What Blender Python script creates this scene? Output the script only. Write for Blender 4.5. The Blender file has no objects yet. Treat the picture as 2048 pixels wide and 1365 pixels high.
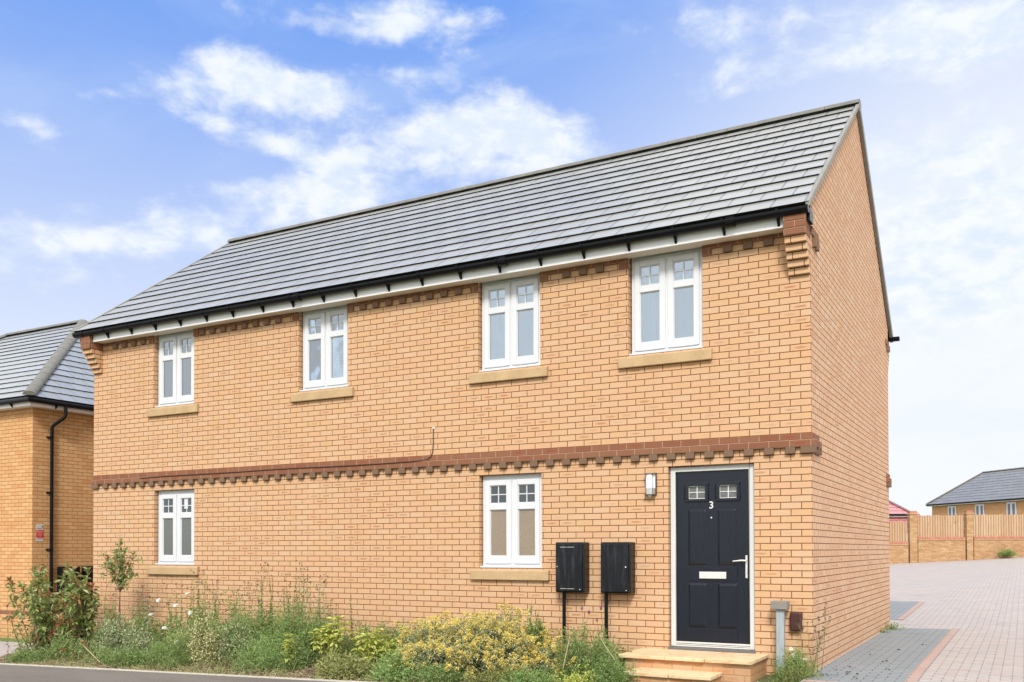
import bpy, bmesh, math, random
import numpy as np
from mathutils import Vector, Matrix
R = math.radians
random.seed(7); rng = np.random.default_rng(7)
scene = bpy.context.scene
col = scene.collection

# ------------------------------------------------------------------ camera
CAM = Vector((2.0078, -10.3713, 1.2871)); YAW, PITCH, ROLL = -0.5038, 0.0156, -0.0019
FPX, Y0 = 1859.53, 1070.74                         # focal length and principal row in photo pixels
F_ = Vector((math.sin(YAW), math.cos(YAW), 0)); R_ = Vector((math.cos(YAW), -math.sin(YAW), 0)); U_ = Vector((0, 0, 1))
F2 = F_*math.cos(PITCH) + U_*math.sin(PITCH); U2 = U_*math.cos(PITCH) - F_*math.sin(PITCH)
R3 = R_*math.cos(ROLL) + U2*math.sin(ROLL); U3 = U2*math.cos(ROLL) - R_*math.sin(ROLL)
cd = bpy.data.cameras.new("camera"); cam = bpy.data.objects.new("camera", cd); col.objects.link(cam)
cam.matrix_world = Matrix.Translation(CAM) @ Matrix((R3, U3, -F2)).transposed().to_4x4()
cd.sensor_width = 36; cd.lens = FPX/2048*36; cd.shift_y = (Y0 - 682.5)/2048; cd.clip_start = .1; cd.clip_end = 3000
scene.camera = cam
def ray(x, y): return R3*((x-1024)/FPX) + U3*((Y0-y)/FPX) + F2
def at_y(x, y, Y):
    v = ray(x, y); return CAM + v*((Y-CAM.y)/v.y)
def at_t(x, y, t): return CAM + ray(x, y)*t

# ------------------------------------------------------------------ node helper
class NT:
    def __init__(s, tree): s.t = tree; s.n = tree.nodes; s.l = tree.links
    def new(s, k, **kw):
        n = s.n.new(k)
        for a, b in kw.items(): setattr(n, a, b)
        return n
    def put(s, sock, v):
        if isinstance(v, bpy.types.NodeSocket): s.l.new(v, sock)
        else:
            if hasattr(sock.default_value, '__len__') and not hasattr(v, '__len__'): v = (v,)*len(sock.default_value)
            if hasattr(v, '__len__') and len(sock.default_value) == 4 and len(v) == 3: v = (*v, 1)
            sock.default_value = v
    def m(s, op, a, b=0., c=0., clamp=False):
        n = s.new('ShaderNodeMath', operation=op, use_clamp=clamp)
        s.put(n.inputs[0], a); s.put(n.inputs[1], b); s.put(n.inputs[2], c); return n.outputs[0]
    def ss(s, x, a, b, y0=0., y1=1.):
        n = s.new('ShaderNodeMapRange', interpolation_type='SMOOTHSTEP')
        for i, v in enumerate((x, a, b, y0, y1)): s.put(n.inputs[i], v)
        return n.outputs[0]
    def mix(s, f, a, b, bt='MIX'):
        n = s.new('ShaderNodeMix', data_type='RGBA', blend_type=bt)
        s.put(n.inputs[0], f); s.put(n.inputs[6], a); s.put(n.inputs[7], b); return n.outputs[2]
    def mixf(s, f, a, b):
        n = s.new('ShaderNodeMix', data_type='FLOAT')
        s.put(n.inputs[0], f); s.put(n.inputs[2], a); s.put(n.inputs[3], b); return n.outputs[0]
    def sep(s, v):
        n = s.new('ShaderNodeSeparateXYZ'); s.put(n.inputs[0], v); return n.outputs
    def com(s, x, y, z=0.):
        n = s.new('ShaderNodeCombineXYZ'); s.put(n.inputs[0], x); s.put(n.inputs[1], y); s.put(n.inputs[2], z); return n.outputs[0]
    def noise(s, vec, scale, detail=3., rough=.55, dist=0., col=False):
        n = s.new('ShaderNodeTexNoise'); s.put(n.inputs['Vector'], vec); n.inputs['Scale'].default_value = scale
        n.inputs['Detail'].default_value = detail; n.inputs['Roughness'].default_value = rough; n.inputs['Distortion'].default_value = dist
        return n.outputs[1 if col else 0]
    def white(s, vec):
        n = s.new('ShaderNodeTexWhiteNoise', noise_dimensions='3D'); s.put(n.inputs['Vector'], vec); return n.outputs
    def ramp(s, f, stops):
        n = s.new('ShaderNodeValToRGB'); s.put(n.inputs[0], f); e = n.color_ramp.elements
        while len(e) < len(stops): e.new(.5)
        for el, (p, c) in zip(e, stops): el.position = p; el.color = (*c, 1)
        return n.outputs[0]
    def vm(s, op, a, b):
        n = s.new('ShaderNodeVectorMath', operation=op); s.put(n.inputs[0], a); s.put(n.inputs[1], b); return n.outputs[0]

def srgb(r, g, b, k=1.):
    f = lambda c: ((c/255+.055)/1.055)**2.4 if c > 10 else c/255/12.92
    return (f(r)*k, f(g)*k, f(b)*k)

# ------------------------------------------------------------------ world
SUN_TO = Vector((.31, -.72, .66)).normalized()
SUN_EL = math.asin(SUN_TO.z); SUN_AZ = math.atan2(SUN_TO.x, SUN_TO.y)
world = bpy.data.worlds.new("World"); scene.world = world; world.use_nodes = True
w = NT(world.node_tree); w.n.clear()
out = w.new('ShaderNodeOutputWorld'); bg = w.new('ShaderNodeBackground'); w.l.new(bg.outputs[0], out.inputs[0])
sky = w.new('ShaderNodeTexSky', sky_type='NISHITA', sun_disc=False, sun_elevation=SUN_EL, sun_rotation=SUN_AZ)
sky.dust_density = .6; sky.ozone_density = 1.5
tc = w.new('ShaderNodeTexCoord'); D = tc.outputs['Generated']; dx, dy, dz = w.sep(D)
az = w.m('ARCTAN2', dx, dy); el = w.m('ARCSINE', dz)
def azel(px, py):
    v = ray(px, py).normalized(); return math.atan2(v.x, v.y), math.asin(v.z)
blobs = [(480,130,140,50,1.2),(570,175,110,45,1.1),(360,185,90,32,.6),(850,262,190,58,1.15),(1010,250,160,60,1.05),(690,335,150,55,1.0),
         (1130,330,190,70,.95),(820,150,80,22,.75),(760,55,190,45,.95),(1010,30,150,28,.6),(480,430,190,62,.95),(300,470,190,50,.75),(110,478,140,30,.9),(420,375,90,25,.6),
         (60,245,80,22,.6),(150,545,260,50,.55),(60,30,90,30,.35),(700,400,140,40,.8),(1750,100,330,80,.62),(1980,60,200,70,.7),(1560,150,130,40,.4),
         (1900,270,260,110,.75),(1950,480,300,130,1.1),(1780,600,300,160,.95),(1500,40,200,30,.35),(540,290,60,22,.5),(425,248,35,16,.6)]
tot = 0.
for (px, py, sx, sy, a) in blobs:
    a0, e0 = azel(px, py); a1, _ = azel(px+sx, py); _, e1 = azel(px, py-sy)
    qx = w.m('MULTIPLY', w.m('SUBTRACT', az, a0), 1/abs(a1-a0)); qy = w.m('MULTIPLY', w.m('SUBTRACT', el, e0), 1/abs(e1-e0))
    r2 = w.m('ADD', w.m('MULTIPLY', qx, qx), w.m('MULTIPLY', qy, qy))
    tot = w.m('ADD', tot, w.m('MULTIPLY', w.m('EXPONENT', w.m('MULTIPLY', r2, -.9)), a*.72))
# stretched co-ordinates give the clouds a flattened, wind-drawn texture
cv = w.com(w.m('MULTIPLY', az, 1.0), w.m('MULTIPLY', el, 1.5), dz)
n1 = w.noise(cv, 9, 8, .56, .25); n2 = w.noise(cv, 30, 6, .6, .2); n3 = w.noise(cv, 2.0, 3, .5)
a0, e0 = azel(1024, 680)
inview = w.m('MULTIPLY', w.ss(w.m('ABSOLUTE', w.m('SUBTRACT', az, YAW)), .53, .62, 1., 0.), w.ss(el, .62, .8, 1., 0.))
cover = w.mixf(inview, w.m('ADD', w.ss(el, .25, .6, .7, 0.), w.ss(n3, .34, .54, .40, 1.35)), tot)  # extra unseen cloud low outside the frame, added to brighten roof reflections
dens = w.m('ADD', cover, w.m('ADD', w.m('MULTIPLY', w.m('SUBTRACT', n1, .5), 2.3), w.m('MULTIPLY', w.m('SUBTRACT', n2, .5), .7)))
mask = w.ss(dens, .24, 1.0)
veil = w.m('MULTIPLY', w.ss(w.noise(w.com(w.m('MULTIPLY', az, .8), w.m('MULTIPLY', el, 2.2), 3.), 3.2, 6, .6, .8), .42, .75), .26)
# pale low sky: whitening toward the horizon, sooner on the right of the view
daz = w.m('SUBTRACT', az, YAW)
low = w.m('SUBTRACT', el, w.m('MULTIPLY', w.ss(daz, -.1, .55), .26))
haze = w.m('POWER', w.ss(low, -.03, .62, 1., 0.), 1.0)
blue = w.mix(1., sky.outputs[0], (1.0, 1.05, 1.3), 'MULTIPLY')
deep = w.mix(.85, w.mix(1., blue, (.8,.8,.8), 'MULTIPLY'), (1.15, 2.85, 7.5))
c = w.mix(w.m('MULTIPLY', haze, .97, clamp=True), deep, (7.35, 7.55, 7.75))
c = w.mix(veil, c, (5.2, 6.3, 7.9))
white_c = w.mix(w.ss(n2, .35, .65), (5.9, 6.6, 7.6), (7.2, 7.5, 7.9)); white_c = w.mix(inview, (10.5, 10.6, 10.8), white_c)  # unseen clouds outside the frame set brighter to lift light and reflections
c = w.mix(w.m('MULTIPLY', mask, .95), c, white_c)
w.l.new(c, bg.inputs[0]); bg.inputs[1].default_value = .1

sd = bpy.data.lights.new("sun", 'SUN'); sd.energy = 2.8; sd.angle = R(14); sd.color = (1, .965, .91)
sun = bpy.data.objects.new("sun", sd); col.objects.link(sun)
sun.rotation_euler = (-SUN_TO).to_track_quat('-Z', 'Y').to_euler(); sun.location = SUN_TO*40
scene.view_settings.view_transform = 'Standard'; scene.view_settings.look = 'None'
scene.view_settings.exposure = .40; scene.view_settings.gamma = 1
scene.cycles.max_bounces = 6; scene.cycles.transparent_max_bounces = 8

# ------------------------------------------------------------------ materials
def mat(name):
    m = bpy.data.materials.new(name); m.use_nodes = True; k = NT(m.node_tree); b = k.n['Principled BSDF']
    return m, k, b
def bump(k, b, h, dist=.004, strength=1.):
    n = k.new('ShaderNodeBump'); n.inputs['Distance'].default_value = dist; n.inputs['Strength'].default_value = strength
    k.put(n.inputs['Height'], h); k.l.new(n.outputs[0], b.inputs['Normal'])
def simple(name, c, rough=.5, var=.12, scale=8., metal=0., bumpd=0., spec=.5, stretch=(1, 1, 1)):
    m, k, b = mat(name); tcn = k.new('ShaderNodeTexCoord').outputs['Object']
    v = k.vm('MULTIPLY', tcn, stretch)
    n = k.noise(v, scale, 5, .6); n2 = k.noise(v, scale*9, 3, .6)
    f = k.m('ADD', k.m('MULTIPLY', n, .7), k.m('MULTIPLY', n2, .3))
    lo = tuple(x*(1-var) for x in c); hi = tuple(min(1, x*(1+var)) for x in c)
    k.put(b.inputs['Base Color'], k.mix(k.ss(f, .3, .7), lo, hi)); b.inputs['Roughness'].default_value = rough
    b.inputs['Metallic'].default_value = metal; b.inputs['Specular IOR Level'].default_value = spec
    if bumpd: bump(k, b, f, bumpd)
    return m

def brick_mat(name, light, mid, warm, stain, mortar, stain_amt=.33, bw=.225, bh=.075, zoff=0., stain_s=1., mw=.0040, horiz=False, joint_bump=.005, weather=True, uoff=0.):
    m, k, b = mat(name); t = k.new('ShaderNodeTexCoord'); x, y, z = k.sep(t.outputs['Object']); nx, ny, nz = k.sep(t.outputs['Normal'])
    if horiz: u, v = x, y; ax = 0.
    else:
        ax = k.m('GREATER_THAN', k.m('ABSOLUTE', nx), .6); u = k.mixf(ax, x, y); v = k.m('ADD', z, zoff)
    wob = k.noise(t.outputs['Object'], 55, 3, .6)
    rv = k.m('DIVIDE', v, bh); row = k.m('FLOOR', rv); fv = k.m('FRACT', rv)
    uu = k.m('ADD', k.m('DIVIDE', k.m('ADD', u, 100.*bw+uoff), bw), k.m('MULTIPLY', k.m('MODULO', k.m('ADD', row, 200.), 2.), .5))
    cl = k.m('FLOOR', uu); fu = k.m('FRACT', uu)
    du = k.m('MULTIPLY', k.m('MINIMUM', fu, k.m('SUBTRACT', 1., fu)), bw); dv = k.m('MULTIPLY', k.m('MINIMUM', fv, k.m('SUBTRACT', 1., fv)), bh)
    d = k.m('ADD', k.m('MINIMUM', du, dv), k.m('MULTIPLY', k.m('SUBTRACT', wob, .5), .003))
    mask = k.ss(d, mw*.7, mw*1.45)
    wn = k.white(k.com(cl, row, k.m('ADD', ax, .5) if not horiz else .5)); r1, r2, r3 = k.sep(wn[1])
    cc = k.mix(r1, light, mid); cc = k.mix(k.ss(r2, .55, .95, 0., .85), cc, warm)
    big = k.noise(t.outputs['Object'], .45, 4, .6); cc = k.mix(k.ss(big, .4, .65, 0., .35), cc, warm)
    rown = k.white(k.com(row, 7.3, 1.))[0]; cc = k.mix(k.m('MULTIPLY', rown, .18), cc, warm)
    # darker fired heart on some faces, clustered in patches
    ex = k.m('DIVIDE', k.m('SUBTRACT', fu, .5), .36); ey = k.m('DIVIDE', k.m('SUBTRACT', fv, .5), .20)
    e = k.m('ADD', k.m('MULTIPLY', ex, ex), k.m('MULTIPLY', ey, ey))
    nn = k.noise(k.vm('MULTIPLY', t.outputs['Object'], (1, 1, 2.5)), 22, 5, .7)
    e = k.m('ADD', e, k.m('MULTIPLY', k.m('SUBTRACT', nn, .5), 2.2))
    patch = k.noise(t.outputs['Object'], .9, 3, .6)
    thr = k.m('SUBTRACT', 1.-stain_amt, k.m('MULTIPLY', k.m('SUBTRACT', patch, .5), 1.6))
    st = k.m('MULTIPLY', k.ss(e, .15, 1.15, 1., 0.), k.ss(k.m('SUBTRACT', r3, thr), 0., .45))
    cc = k.mix(k.m('MULTIPLY', st, .72*stain_s), cc, stain)
    fine = k.noise(t.outputs['Object'], 130, 4, .65)
    cc = k.mix(1., cc, k.ramp(fine, [(.3, (.86, .85, .83)), (.7, (1.07, 1.07, 1.07))]), 'MULTIPLY')
    mc = k.mix(k.ss(wob, .3, .7), tuple(q*.8 for q in mortar), tuple(q*1.15 for q in mortar))
    c0 = k.mix(mask, mc, cc)
    if weather:
        drip = k.noise(k.vm('MULTIPLY', t.outputs['Object'], (3, 3, .5)), 1.6, 5, .65)
        c0 = k.mix(k.ss(drip, .48, .8, 0., .34), c0, tuple(q*.78 for q in mid))
        c0 = k.mix(k.m('MULTIPLY', k.ss(k.m('ADD', v, k.m('MULTIPLY', wob, .5)), .05, .75, 1., 0.), .22), c0, tuple(q*.6 for q in mid))
        c0 = k.mix(k.ss(k.noise(t.outputs['Object'], .8, 6, .7), .58, .78, 0., .18), c0, tuple(min(1, q*1.25) for q in light))
    k.put(b.inputs['Base Color'], c0); b.inputs['Roughness'].default_value = .88; b.inputs['Specular IOR Level'].default_value = .25
    h = k.m('ADD', k.m('MULTIPLY', mask, 1.), k.m('ADD', k.m('MULTIPLY', fine, .25), k.m('MULTIPLY', r1, .12)))
    bump(k, b, h, joint_bump)
    return m
M = {}
A1 = srgb(236,198,160); A2 = srgb(236,190,142); A3 = srgb(236,188,148); ST = srgb(190,126,84); MO = srgb(140,88,50)
sc_ = lambda c, s: tuple(q*s for q in c)
KB = .71
M['brick'] = brick_mat('buff_brick', sc_(A1,KB), sc_(A2,KB), sc_(A3,KB), sc_(ST,KB), sc_(MO,.8))
M['brick_gable'] = brick_mat('buff_brick_gable', sc_(srgb(238,202,168),.76), sc_(srgb(237,192,152),.74), sc_(srgb(234,186,150),.74), sc_(srgb(190,122,92),KB), sc_(MO,.8), stain_amt=.36)  # gable face coloured pinker than the front wall
M['brick_step'] = brick_mat('buff_brick_steps', sc_(A1,KB*.95), sc_(A2,KB*.9), sc_(srgb(228,158,106),KB), sc_(ST,KB), sc_(srgb(205,165,125),.8), zoff=.0355+.15)
M['brick_nb'] = brick_mat('buff_brick_neighbour', sc_(srgb(240,194,142),.74), sc_(srgb(232,180,124),.72), sc_(srgb(228,168,112),.72), sc_(srgb(186,112,70),.8), sc_(srgb(172,120,72),.8), stain_amt=.16)
M['brick_far'] = brick_mat('buff_brick_far', sc_(srgb(234,188,140),.86), sc_(srgb(224,172,122),.84), sc_(srgb(218,162,112),.84), sc_(srgb(168,100,64),.8), sc_(srgb(190,146,100),.8), stain_amt=.22)
M['brick_wall'] = brick_mat('buff_brick_garden', sc_(srgb(232,196,150),.66), sc_(srgb(216,172,124),.64), sc_(srgb(206,156,112),.62), sc_(srgb(120,78,54),.7), sc_(srgb(190,150,110),.7), stain_amt=.3, stain_s=1.2)
M['red_brick'] = brick_mat('red_brick', srgb(160,114,86,.72), srgb(158,106,80,.72), srgb(150,98,74,.72), srgb(164,80,56,.72), srgb(200,164,136,.68), stain_amt=.34, mw=.005, weather=False)
M['dent'] = brick_mat('brown_brick', srgb(146,120,98,.7), srgb(132,106,88,.7), srgb(154,122,98,.7), srgb(130,90,72,.75), srgb(150,116,90,.7), stain_amt=.2, bw=5., bh=5., uoff=2., zoff=2.3, weather=False)
M['light_dent'] = brick_mat('buff_corbel', sc_(A1,KB), sc_(A2,KB), sc_(A3,KB), sc_(ST,KB), sc_(MO,.8), uoff=.05, stain_amt=.1, weather=False)
M['coping'] = simple('red_coping', srgb(200,132,106,.7), .8, .3, 12, bumpd=.003)
M['white'] = simple('white_plastic', (.62,.63,.65), .32, .025, 3)
M['fascia'] = simple('white_fascia', (.84,.84,.85), .45, .05, 2, stretch=(.5, 1, 4))
M['soffit'] = simple('cream_soffit', (.72,.66,.57), .6, .04, 2)
M['black'] = simple('black_gutter_plastic', (.004,.005,.007), .35, .4, 5, spec=.22)
M['stone'] = simple('cast_stone', srgb(208,176,132,.74), .85, .12, 5, bumpd=.002)
M['grey_frame'] = simple('door_frame_grey', srgb(224,226,222,.76), .4, .03, 2)
M['silver'] = simple('satin_metal', (.62,.61,.58), .28, .1, 20, metal=.85)
M['chrome_white'] = simple('pale_metal', (.75,.74,.70), .3, .05, 10, metal=.35)
M['grey_post'] = simple('grey_plastic_post', srgb(166,176,180,.8), .55, .14, 6, stretch=(6, 6, .7))
M['grey_cap'] = simple('grey_cap', srgb(142,136,128,.8), .6, .08, 6)
M['brown_box'] = simple('brown_box', srgb(72,36,32,.8), .42, .15, 6)
M['cable'] = simple('brown_cable', srgb(54,34,26), .6, .1, 5)
M['verge'] = simple('grey_verge', srgb(166,164,156,.62), .65, .12, 5)
M['ridge'] = simple('grey_ridge', srgb(148,146,138,.56), .75, .16, 6, bumpd=.002)
M['mortar_l'] = simple('pale_mortar', srgb(210,200,176,.8), .9, .12, 20)
M['lamp_opal'] = simple('opal_shade', (.84,.85,.88), .3, .02, 3)
M['threshold'] = simple('threshold_dark', srgb(112,108,108,.8), .5, .1, 6)
M['sign_white'] = simple('sign_white', srgb(214,204,196,.8), .4, .05, 6)
M['sign_red'] = simple('sign_red', srgb(196,22,22), .4, .05, 6)

def tile_mat(name, base, var=.09):
    m, k, b = mat(name); t = k.new('ShaderNodeTexCoord'); u, v, _ = k.sep(t.outputs['UV']); ob = t.outputs['Object']
    fu = k.m('FRACT', u); cu = k.m('FLOOR', u); rv = k.m('FLOOR', v)
    d = k.m('MINIMUM', fu, k.m('SUBTRACT', 1., fu)); jm = k.ss(d, .011, .028)
    r = k.white(k.com(cu, rv, 2.))[0]; g = k.noise(ob, 1.2, 5, .65); f = k.noise(ob, 60, 4, .6); s_ = k.noise(ob, 9, 5, .7)
    c = k.mix(r, sc_(base, 1-var), sc_(base, 1+var)); c = k.mix(k.ss(g, .35, .7, 0., .3), c, sc_(srgb(180,176,160), .62))
    c = k.mix(k.ss(s_, .55, .75, 0., .25), c, sc_(srgb(196,192,170), .55))
    c = k.mix(k.ss(f, .35, .7, 0., .25), c, sc_(base, .7)); fr = k.m('FRACT', v)
    c = k.mix(k.ss(fr, .0, .09, .38, 0.), c, sc_(srgb(200,196,176), .6))  # warm highlight along each tile's front edge, painted into the colour
    c = k.mix(jm, sc_(base, .3), c)
    k.put(b.inputs['Base Color'], c); k.put(b.inputs['Roughness'], k.mixf(g, .30, .42)); b.inputs['Specular IOR Level'].default_value = 1.; b.inputs['Coat Weight'].default_value = .3; b.inputs['Coat Roughness'].default_value = .28
    bump(k, b, k.m('ADD', jm, k.m('ADD', k.m('MULTIPLY', f, .15), k.m('MULTIPLY', r, .35))), .006)
    return m
M['tile'] = tile_mat('grey_roof_tile', srgb(170,171,168,.76))
M['tile_nb'] = tile_mat('grey_roof_tile_neighbour', srgb(164,170,174,.70))
M['tile_far'] = tile_mat('dark_roof_tile', srgb(150,150,150,.62), .12)
M['tile_red'] = tile_mat('red_roof_tile', srgb(208,128,132,.85), .1)

def door_mat():
    m, k, b = mat('dark_blue_woodgrain'); t = k.new('ShaderNodeTexCoord').outputs['Object']
    g = k.noise(k.vm('MULTIPLY', t, (9, 9, .9)), 9, 6, .75, 1.2); g2 = k.noise(k.vm('MULTIPLY', t, (60, 60, 5)), 3, 4, .7)
    f = k.m('ADD', k.m('MULTIPLY', g, .6), k.m('MULTIPLY', g2, .4))
    k.put(b.inputs['Base Color'], k.mix(k.ss(f, .35, .65), (.002,.003,.008), (.008,.012,.024))); b.inputs['Roughness'].default_value = .30; b.inputs['Specular IOR Level'].default_value = .45
    bump(k, b, f, .0025); return m
M['door'] = door_mat()
def streak_mat():
    m, k, b = mat('black_streaked_plastic'); t = k.new('ShaderNodeTexCoord').outputs['Object']; x, y, z = k.sep(t)
    g = k.noise(k.vm('MULTIPLY', t, (12, 12, 1.0)), 2.2, 5, .7); h = k.noise(t, 3, 3)
    f = k.m('MULTIPLY', k.ss(g, .45, .85), k.ss(h, .25, .6))
    k.put(b.inputs['Base Color'], k.mix(f, (.003,.004,.007), (.045,.05,.058))); k.put(b.inputs['Roughness'], k.mixf(f, .32, .6)); b.inputs['Specular IOR Level'].default_value = .35; return m
M['meter'] = streak_mat()

def glass_mat(name, frost=None, refl=.30, tint=(.80,.88,.92)):
    m, k, b = mat(name); o = k.n['Material Output']
    if frost is not None:
        t = k.new('ShaderNodeTexCoord').outputs['Object']; n = k.noise(k.vm('MULTIPLY', t, (1, 1, .7)), 110, 4, .75); n2 = k.noise(t, 1.4, 3)
        c = k.mix(k.ss(n, .35, .7), sc_(frost, .66), sc_(frost, 1.25)); c = k.mix(k.ss(n2, .3, .7, 0., .35), c, sc_(frost, .6))
        k.put(b.inputs['Base Color'], c); b.inputs['Roughness'].default_value = .22; b.inputs['Specular IOR Level'].default_value = .8
        bump(k, b, n, .003, .5); return m
    tr = k.new('ShaderNodeBsdfTransparent'); tr.inputs[0].default_value = (*tint, 1)
    gl = k.new('ShaderNodeBsdfGlossy'); gl.inputs['Roughness'].default_value = .02; gl.inputs[0].default_value = (.85,.93,1,1)
    t = k.new('ShaderNodeTexCoord').outputs['Object']; n = k.noise(t, 1.7, 2); bp = k.new('ShaderNodeBump'); bp.inputs['Distance'].default_value = .004; k.l.new(n, bp.inputs['Height']); k.l.new(bp.outputs[0], gl.inputs['Normal'])
    fr = k.new('ShaderNodeFresnel'); fr.inputs[0].default_value = 1.5
    f = k.m('ADD', k.m('MULTIPLY', fr.outputs[0], 1.3), refl-.05, clamp=True)
    mx = k.new('ShaderNodeMixShader'); k.put(mx.inputs[0], f); k.l.new(tr.outputs[0], mx.inputs[1]); k.l.new(gl.outputs[0], mx.inputs[2]); k.l.new(mx.outputs[0], o.inputs[0])
    return m
M['glass'] = glass_mat('window_glass')
M['frost_warm'] = glass_mat('obscured_glass_warm', srgb(172,154,132,.75)); M['frost_grey'] = glass_mat('obscured_glass_grey', srgb(118,122,118,.75))
M['glass_door'] = glass_mat('door_glass', srgb(120,124,122,.7)); M['glass_far'] = glass_mat('far_glass', srgb(110,112,128,.7)); M['glass_dark'] = glass_mat('upper_light_glass', srgb(88,98,104,.6))
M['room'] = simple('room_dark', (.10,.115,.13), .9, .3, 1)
M['net'] = simple('pale_net', (.20,.24,.26), .9, .15, 2)
M['curt'] = simple('sheer_curtain', (.34,.38,.40), .9, .1, 6)
M['slat'] = simple('blind_slat', (.62,.64,.66), .6, .05, 3)

def fence_mat():
    m, k, b = mat('cedar_boards'); t = k.new('ShaderNodeTexCoord').outputs['Object']; x, y, z = k.sep(t)
    u = k.m('DIVIDE', x, .115); f = k.m('FRACT', u); c = k.m('FLOOR', u); r = k.white(k.com(c, 3., 1.))[0]
    g = k.noise(k.vm('MULTIPLY', t, (12, 12, 1)), 2.5, 6, .7); d = k.ss(k.m('MINIMUM', f, k.m('SUBTRACT', 1., f)), .02, .09)
    kn = k.noise(k.vm('MULTIPLY', t, (6, 6, 3)), 1., 2)
    cc = k.mix(r, srgb(208,170,132,.68), srgb(222,192,156,.7)); cc = k.mix(k.ss(g, .4, .7, 0., .6), cc, srgb(190,140,92,.7)); cc = k.mix(k.ss(kn, .66, .75, 0., .5), cc, srgb(150,96,60,.7))
    k.put(b.inputs['Base Color'], k.mix(d, srgb(130,92,60,.7), cc)); b.inputs['Roughness'].default_value = .85; bump(k, b, k.m('ADD', d, g), .008); return m
M['fence'] = fence_mat()

def paving_mat(name, cols, grey=False, dirt=.0):
    m, k, b = mat(name); t = k.new('ShaderNodeTexCoord').outputs['Object']; x, y, z = k.sep(t)
    bw, bh = .205, .105
    wob = k.noise(t, 40, 3, .6)
    rv = k.m('DIVIDE', k.m('ADD', y, 50.), bh); row = k.m('FLOOR', rv); fv = k.m('FRACT', rv)
    uu = k.m('ADD', k.m('DIVIDE', k.m('ADD', x, 100.), bw), k.m('MULTIPLY', k.m('MODULO', row, 2.), .5)); cl = k.m('FLOOR', uu); fu = k.m('FRACT', uu)
    d = k.m('MINIMUM', k.m('MULTIPLY', k.m('MINIMUM', fu, k.m('SUBTRACT', 1., fu)), bw), k.m('MULTIPLY', k.m('MINIMUM', fv, k.m('SUBTRACT', 1., fv)), bh))
    d = k.m('ADD', d, k.m('MULTIPLY', k.m('SUBTRACT', wob, .5), .004)); mask = k.ss(d, .002, .0065)
    w1 = k.white(k.com(cl, row, 1.)); r1, r2, r3 = k.sep(w1[1])
    cc = k.ramp(k.m('ADD', k.m('MULTIPLY', r1, .75), k.m('MULTIPLY', k.noise(t, .8, 4, .6), .25)), [(i/(len(cols)-1), c) for i, c in enumerate(cols)])
    fine = k.noise(t, 90, 5, .7); cc = k.mix(1., cc, k.ramp(fine, [(.3, (.84,.84,.84)), (.7, (1.1,1.1,1.1))]), 'MULTIPLY')
    big = k.noise(t, .35, 6, .7); cc = k.mix(k.ss(big, .4, .7, 0., .45), cc, sc_(cols[0], .98)); cc = k.mix(k.ss(k.noise(t, 1.1, 6, .75), .52, .72, 0., .35), cc, sc_(cols[0], .66))
    jc = k.mix(k.ss(k.noise(t, 2.2, 4, .6), .45, .6), sc_(cols[0], .62), srgb(112,84,60,.7) if dirt else sc_(cols[0], .45))
    k.put(b.inputs['Base Color'], k.mix(mask, jc, cc)); b.inputs['Roughness'].default_value = .8; b.inputs['Specular IOR Level'].default_value = .35
    bump(k, b, k.m('ADD', mask, k.m('ADD', k.m('MULTIPLY', fine, .2), k.m('MULTIPLY', r2, .25))), .006); return m
M['pav'] = paving_mat('brindle_paving', [srgb(200,196,196,.68), srgb(212,202,196,.68), srgb(214,194,186,.68), srgb(216,206,196,.7), srgb(206,192,188,.68), srgb(186,184,188,.64)])
M['pav_grey'] = paving_mat('grey_paving', [srgb(158,164,166,.66), srgb(168,174,176,.66), srgb(160,168,172,.66), srgb(178,182,182,.66)], dirt=1.)
M['pav_pink'] = paving_mat('pink_border_paving', [srgb(206,178,164,.66), srgb(218,190,176,.66), srgb(210,176,162,.66)])
def asphalt():
    m, k, b = mat('worn_asphalt'); t = k.new('ShaderNodeTexCoord').outputs['Object']
    f = k.noise(t, 260, 3, .7); g = k.noise(k.vm('MULTIPLY', t, (1, 2.5, 1)), .8, 6, .6); s_ = k.noise(t, 70, 2)
    c = k.mix(k.ss(g, .3, .7), srgb(132,124,118,.58), srgb(150,142,135,.58)); c = k.mix(1., c, k.ramp(f, [(.3, (.72,.72,.72)), (.7, (1.25,1.24,1.22))]), 'MULTIPLY')
    c = k.mix(k.ss(s_, .66, .72, 0., .3), c, srgb(205,198,190,.7))
    k.put(b.inputs['Base Color'], c); b.inputs['Roughness'].default_value = .9; bump(k, b, f, .003); return m
M['asphalt'] = asphalt()
M['edging'] = simple('concrete_edging', srgb(206,200,184,.75), .9, .18, 14, bumpd=.002)
def soil():
    m, k, b = mat('bark_soil'); t = k.new('ShaderNodeTexCoord').outputs['Object']
    v = k.new('ShaderNodeTexVoronoi'); k.put(v.inputs['Vector'], t); v.inputs['Scale'].default_value = 38
    n = k.noise(t, 25, 5, .7); r = k.sep(v.outputs['Color'])[0]
    c = k.ramp(k.m('ADD', k.m('MULTIPLY', r, .6), k.m('MULTIPLY', n, .4)), [(.2, srgb(46,34,28)), (.5, srgb(92,72,58)), (.8, srgb(142,118,98))])
    k.put(b.inputs['Base Color'], c); b.inputs['Roughness'].default_value = .95; bump(k, b, k.m('ADD', v.outputs['Distance'], n), .03); return m
M['soil'] = soil()
M['ground'] = simple('rough_grass_ground', srgb(112,118,72,.6), .95, .3, 3, bumpd=.02)

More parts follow.
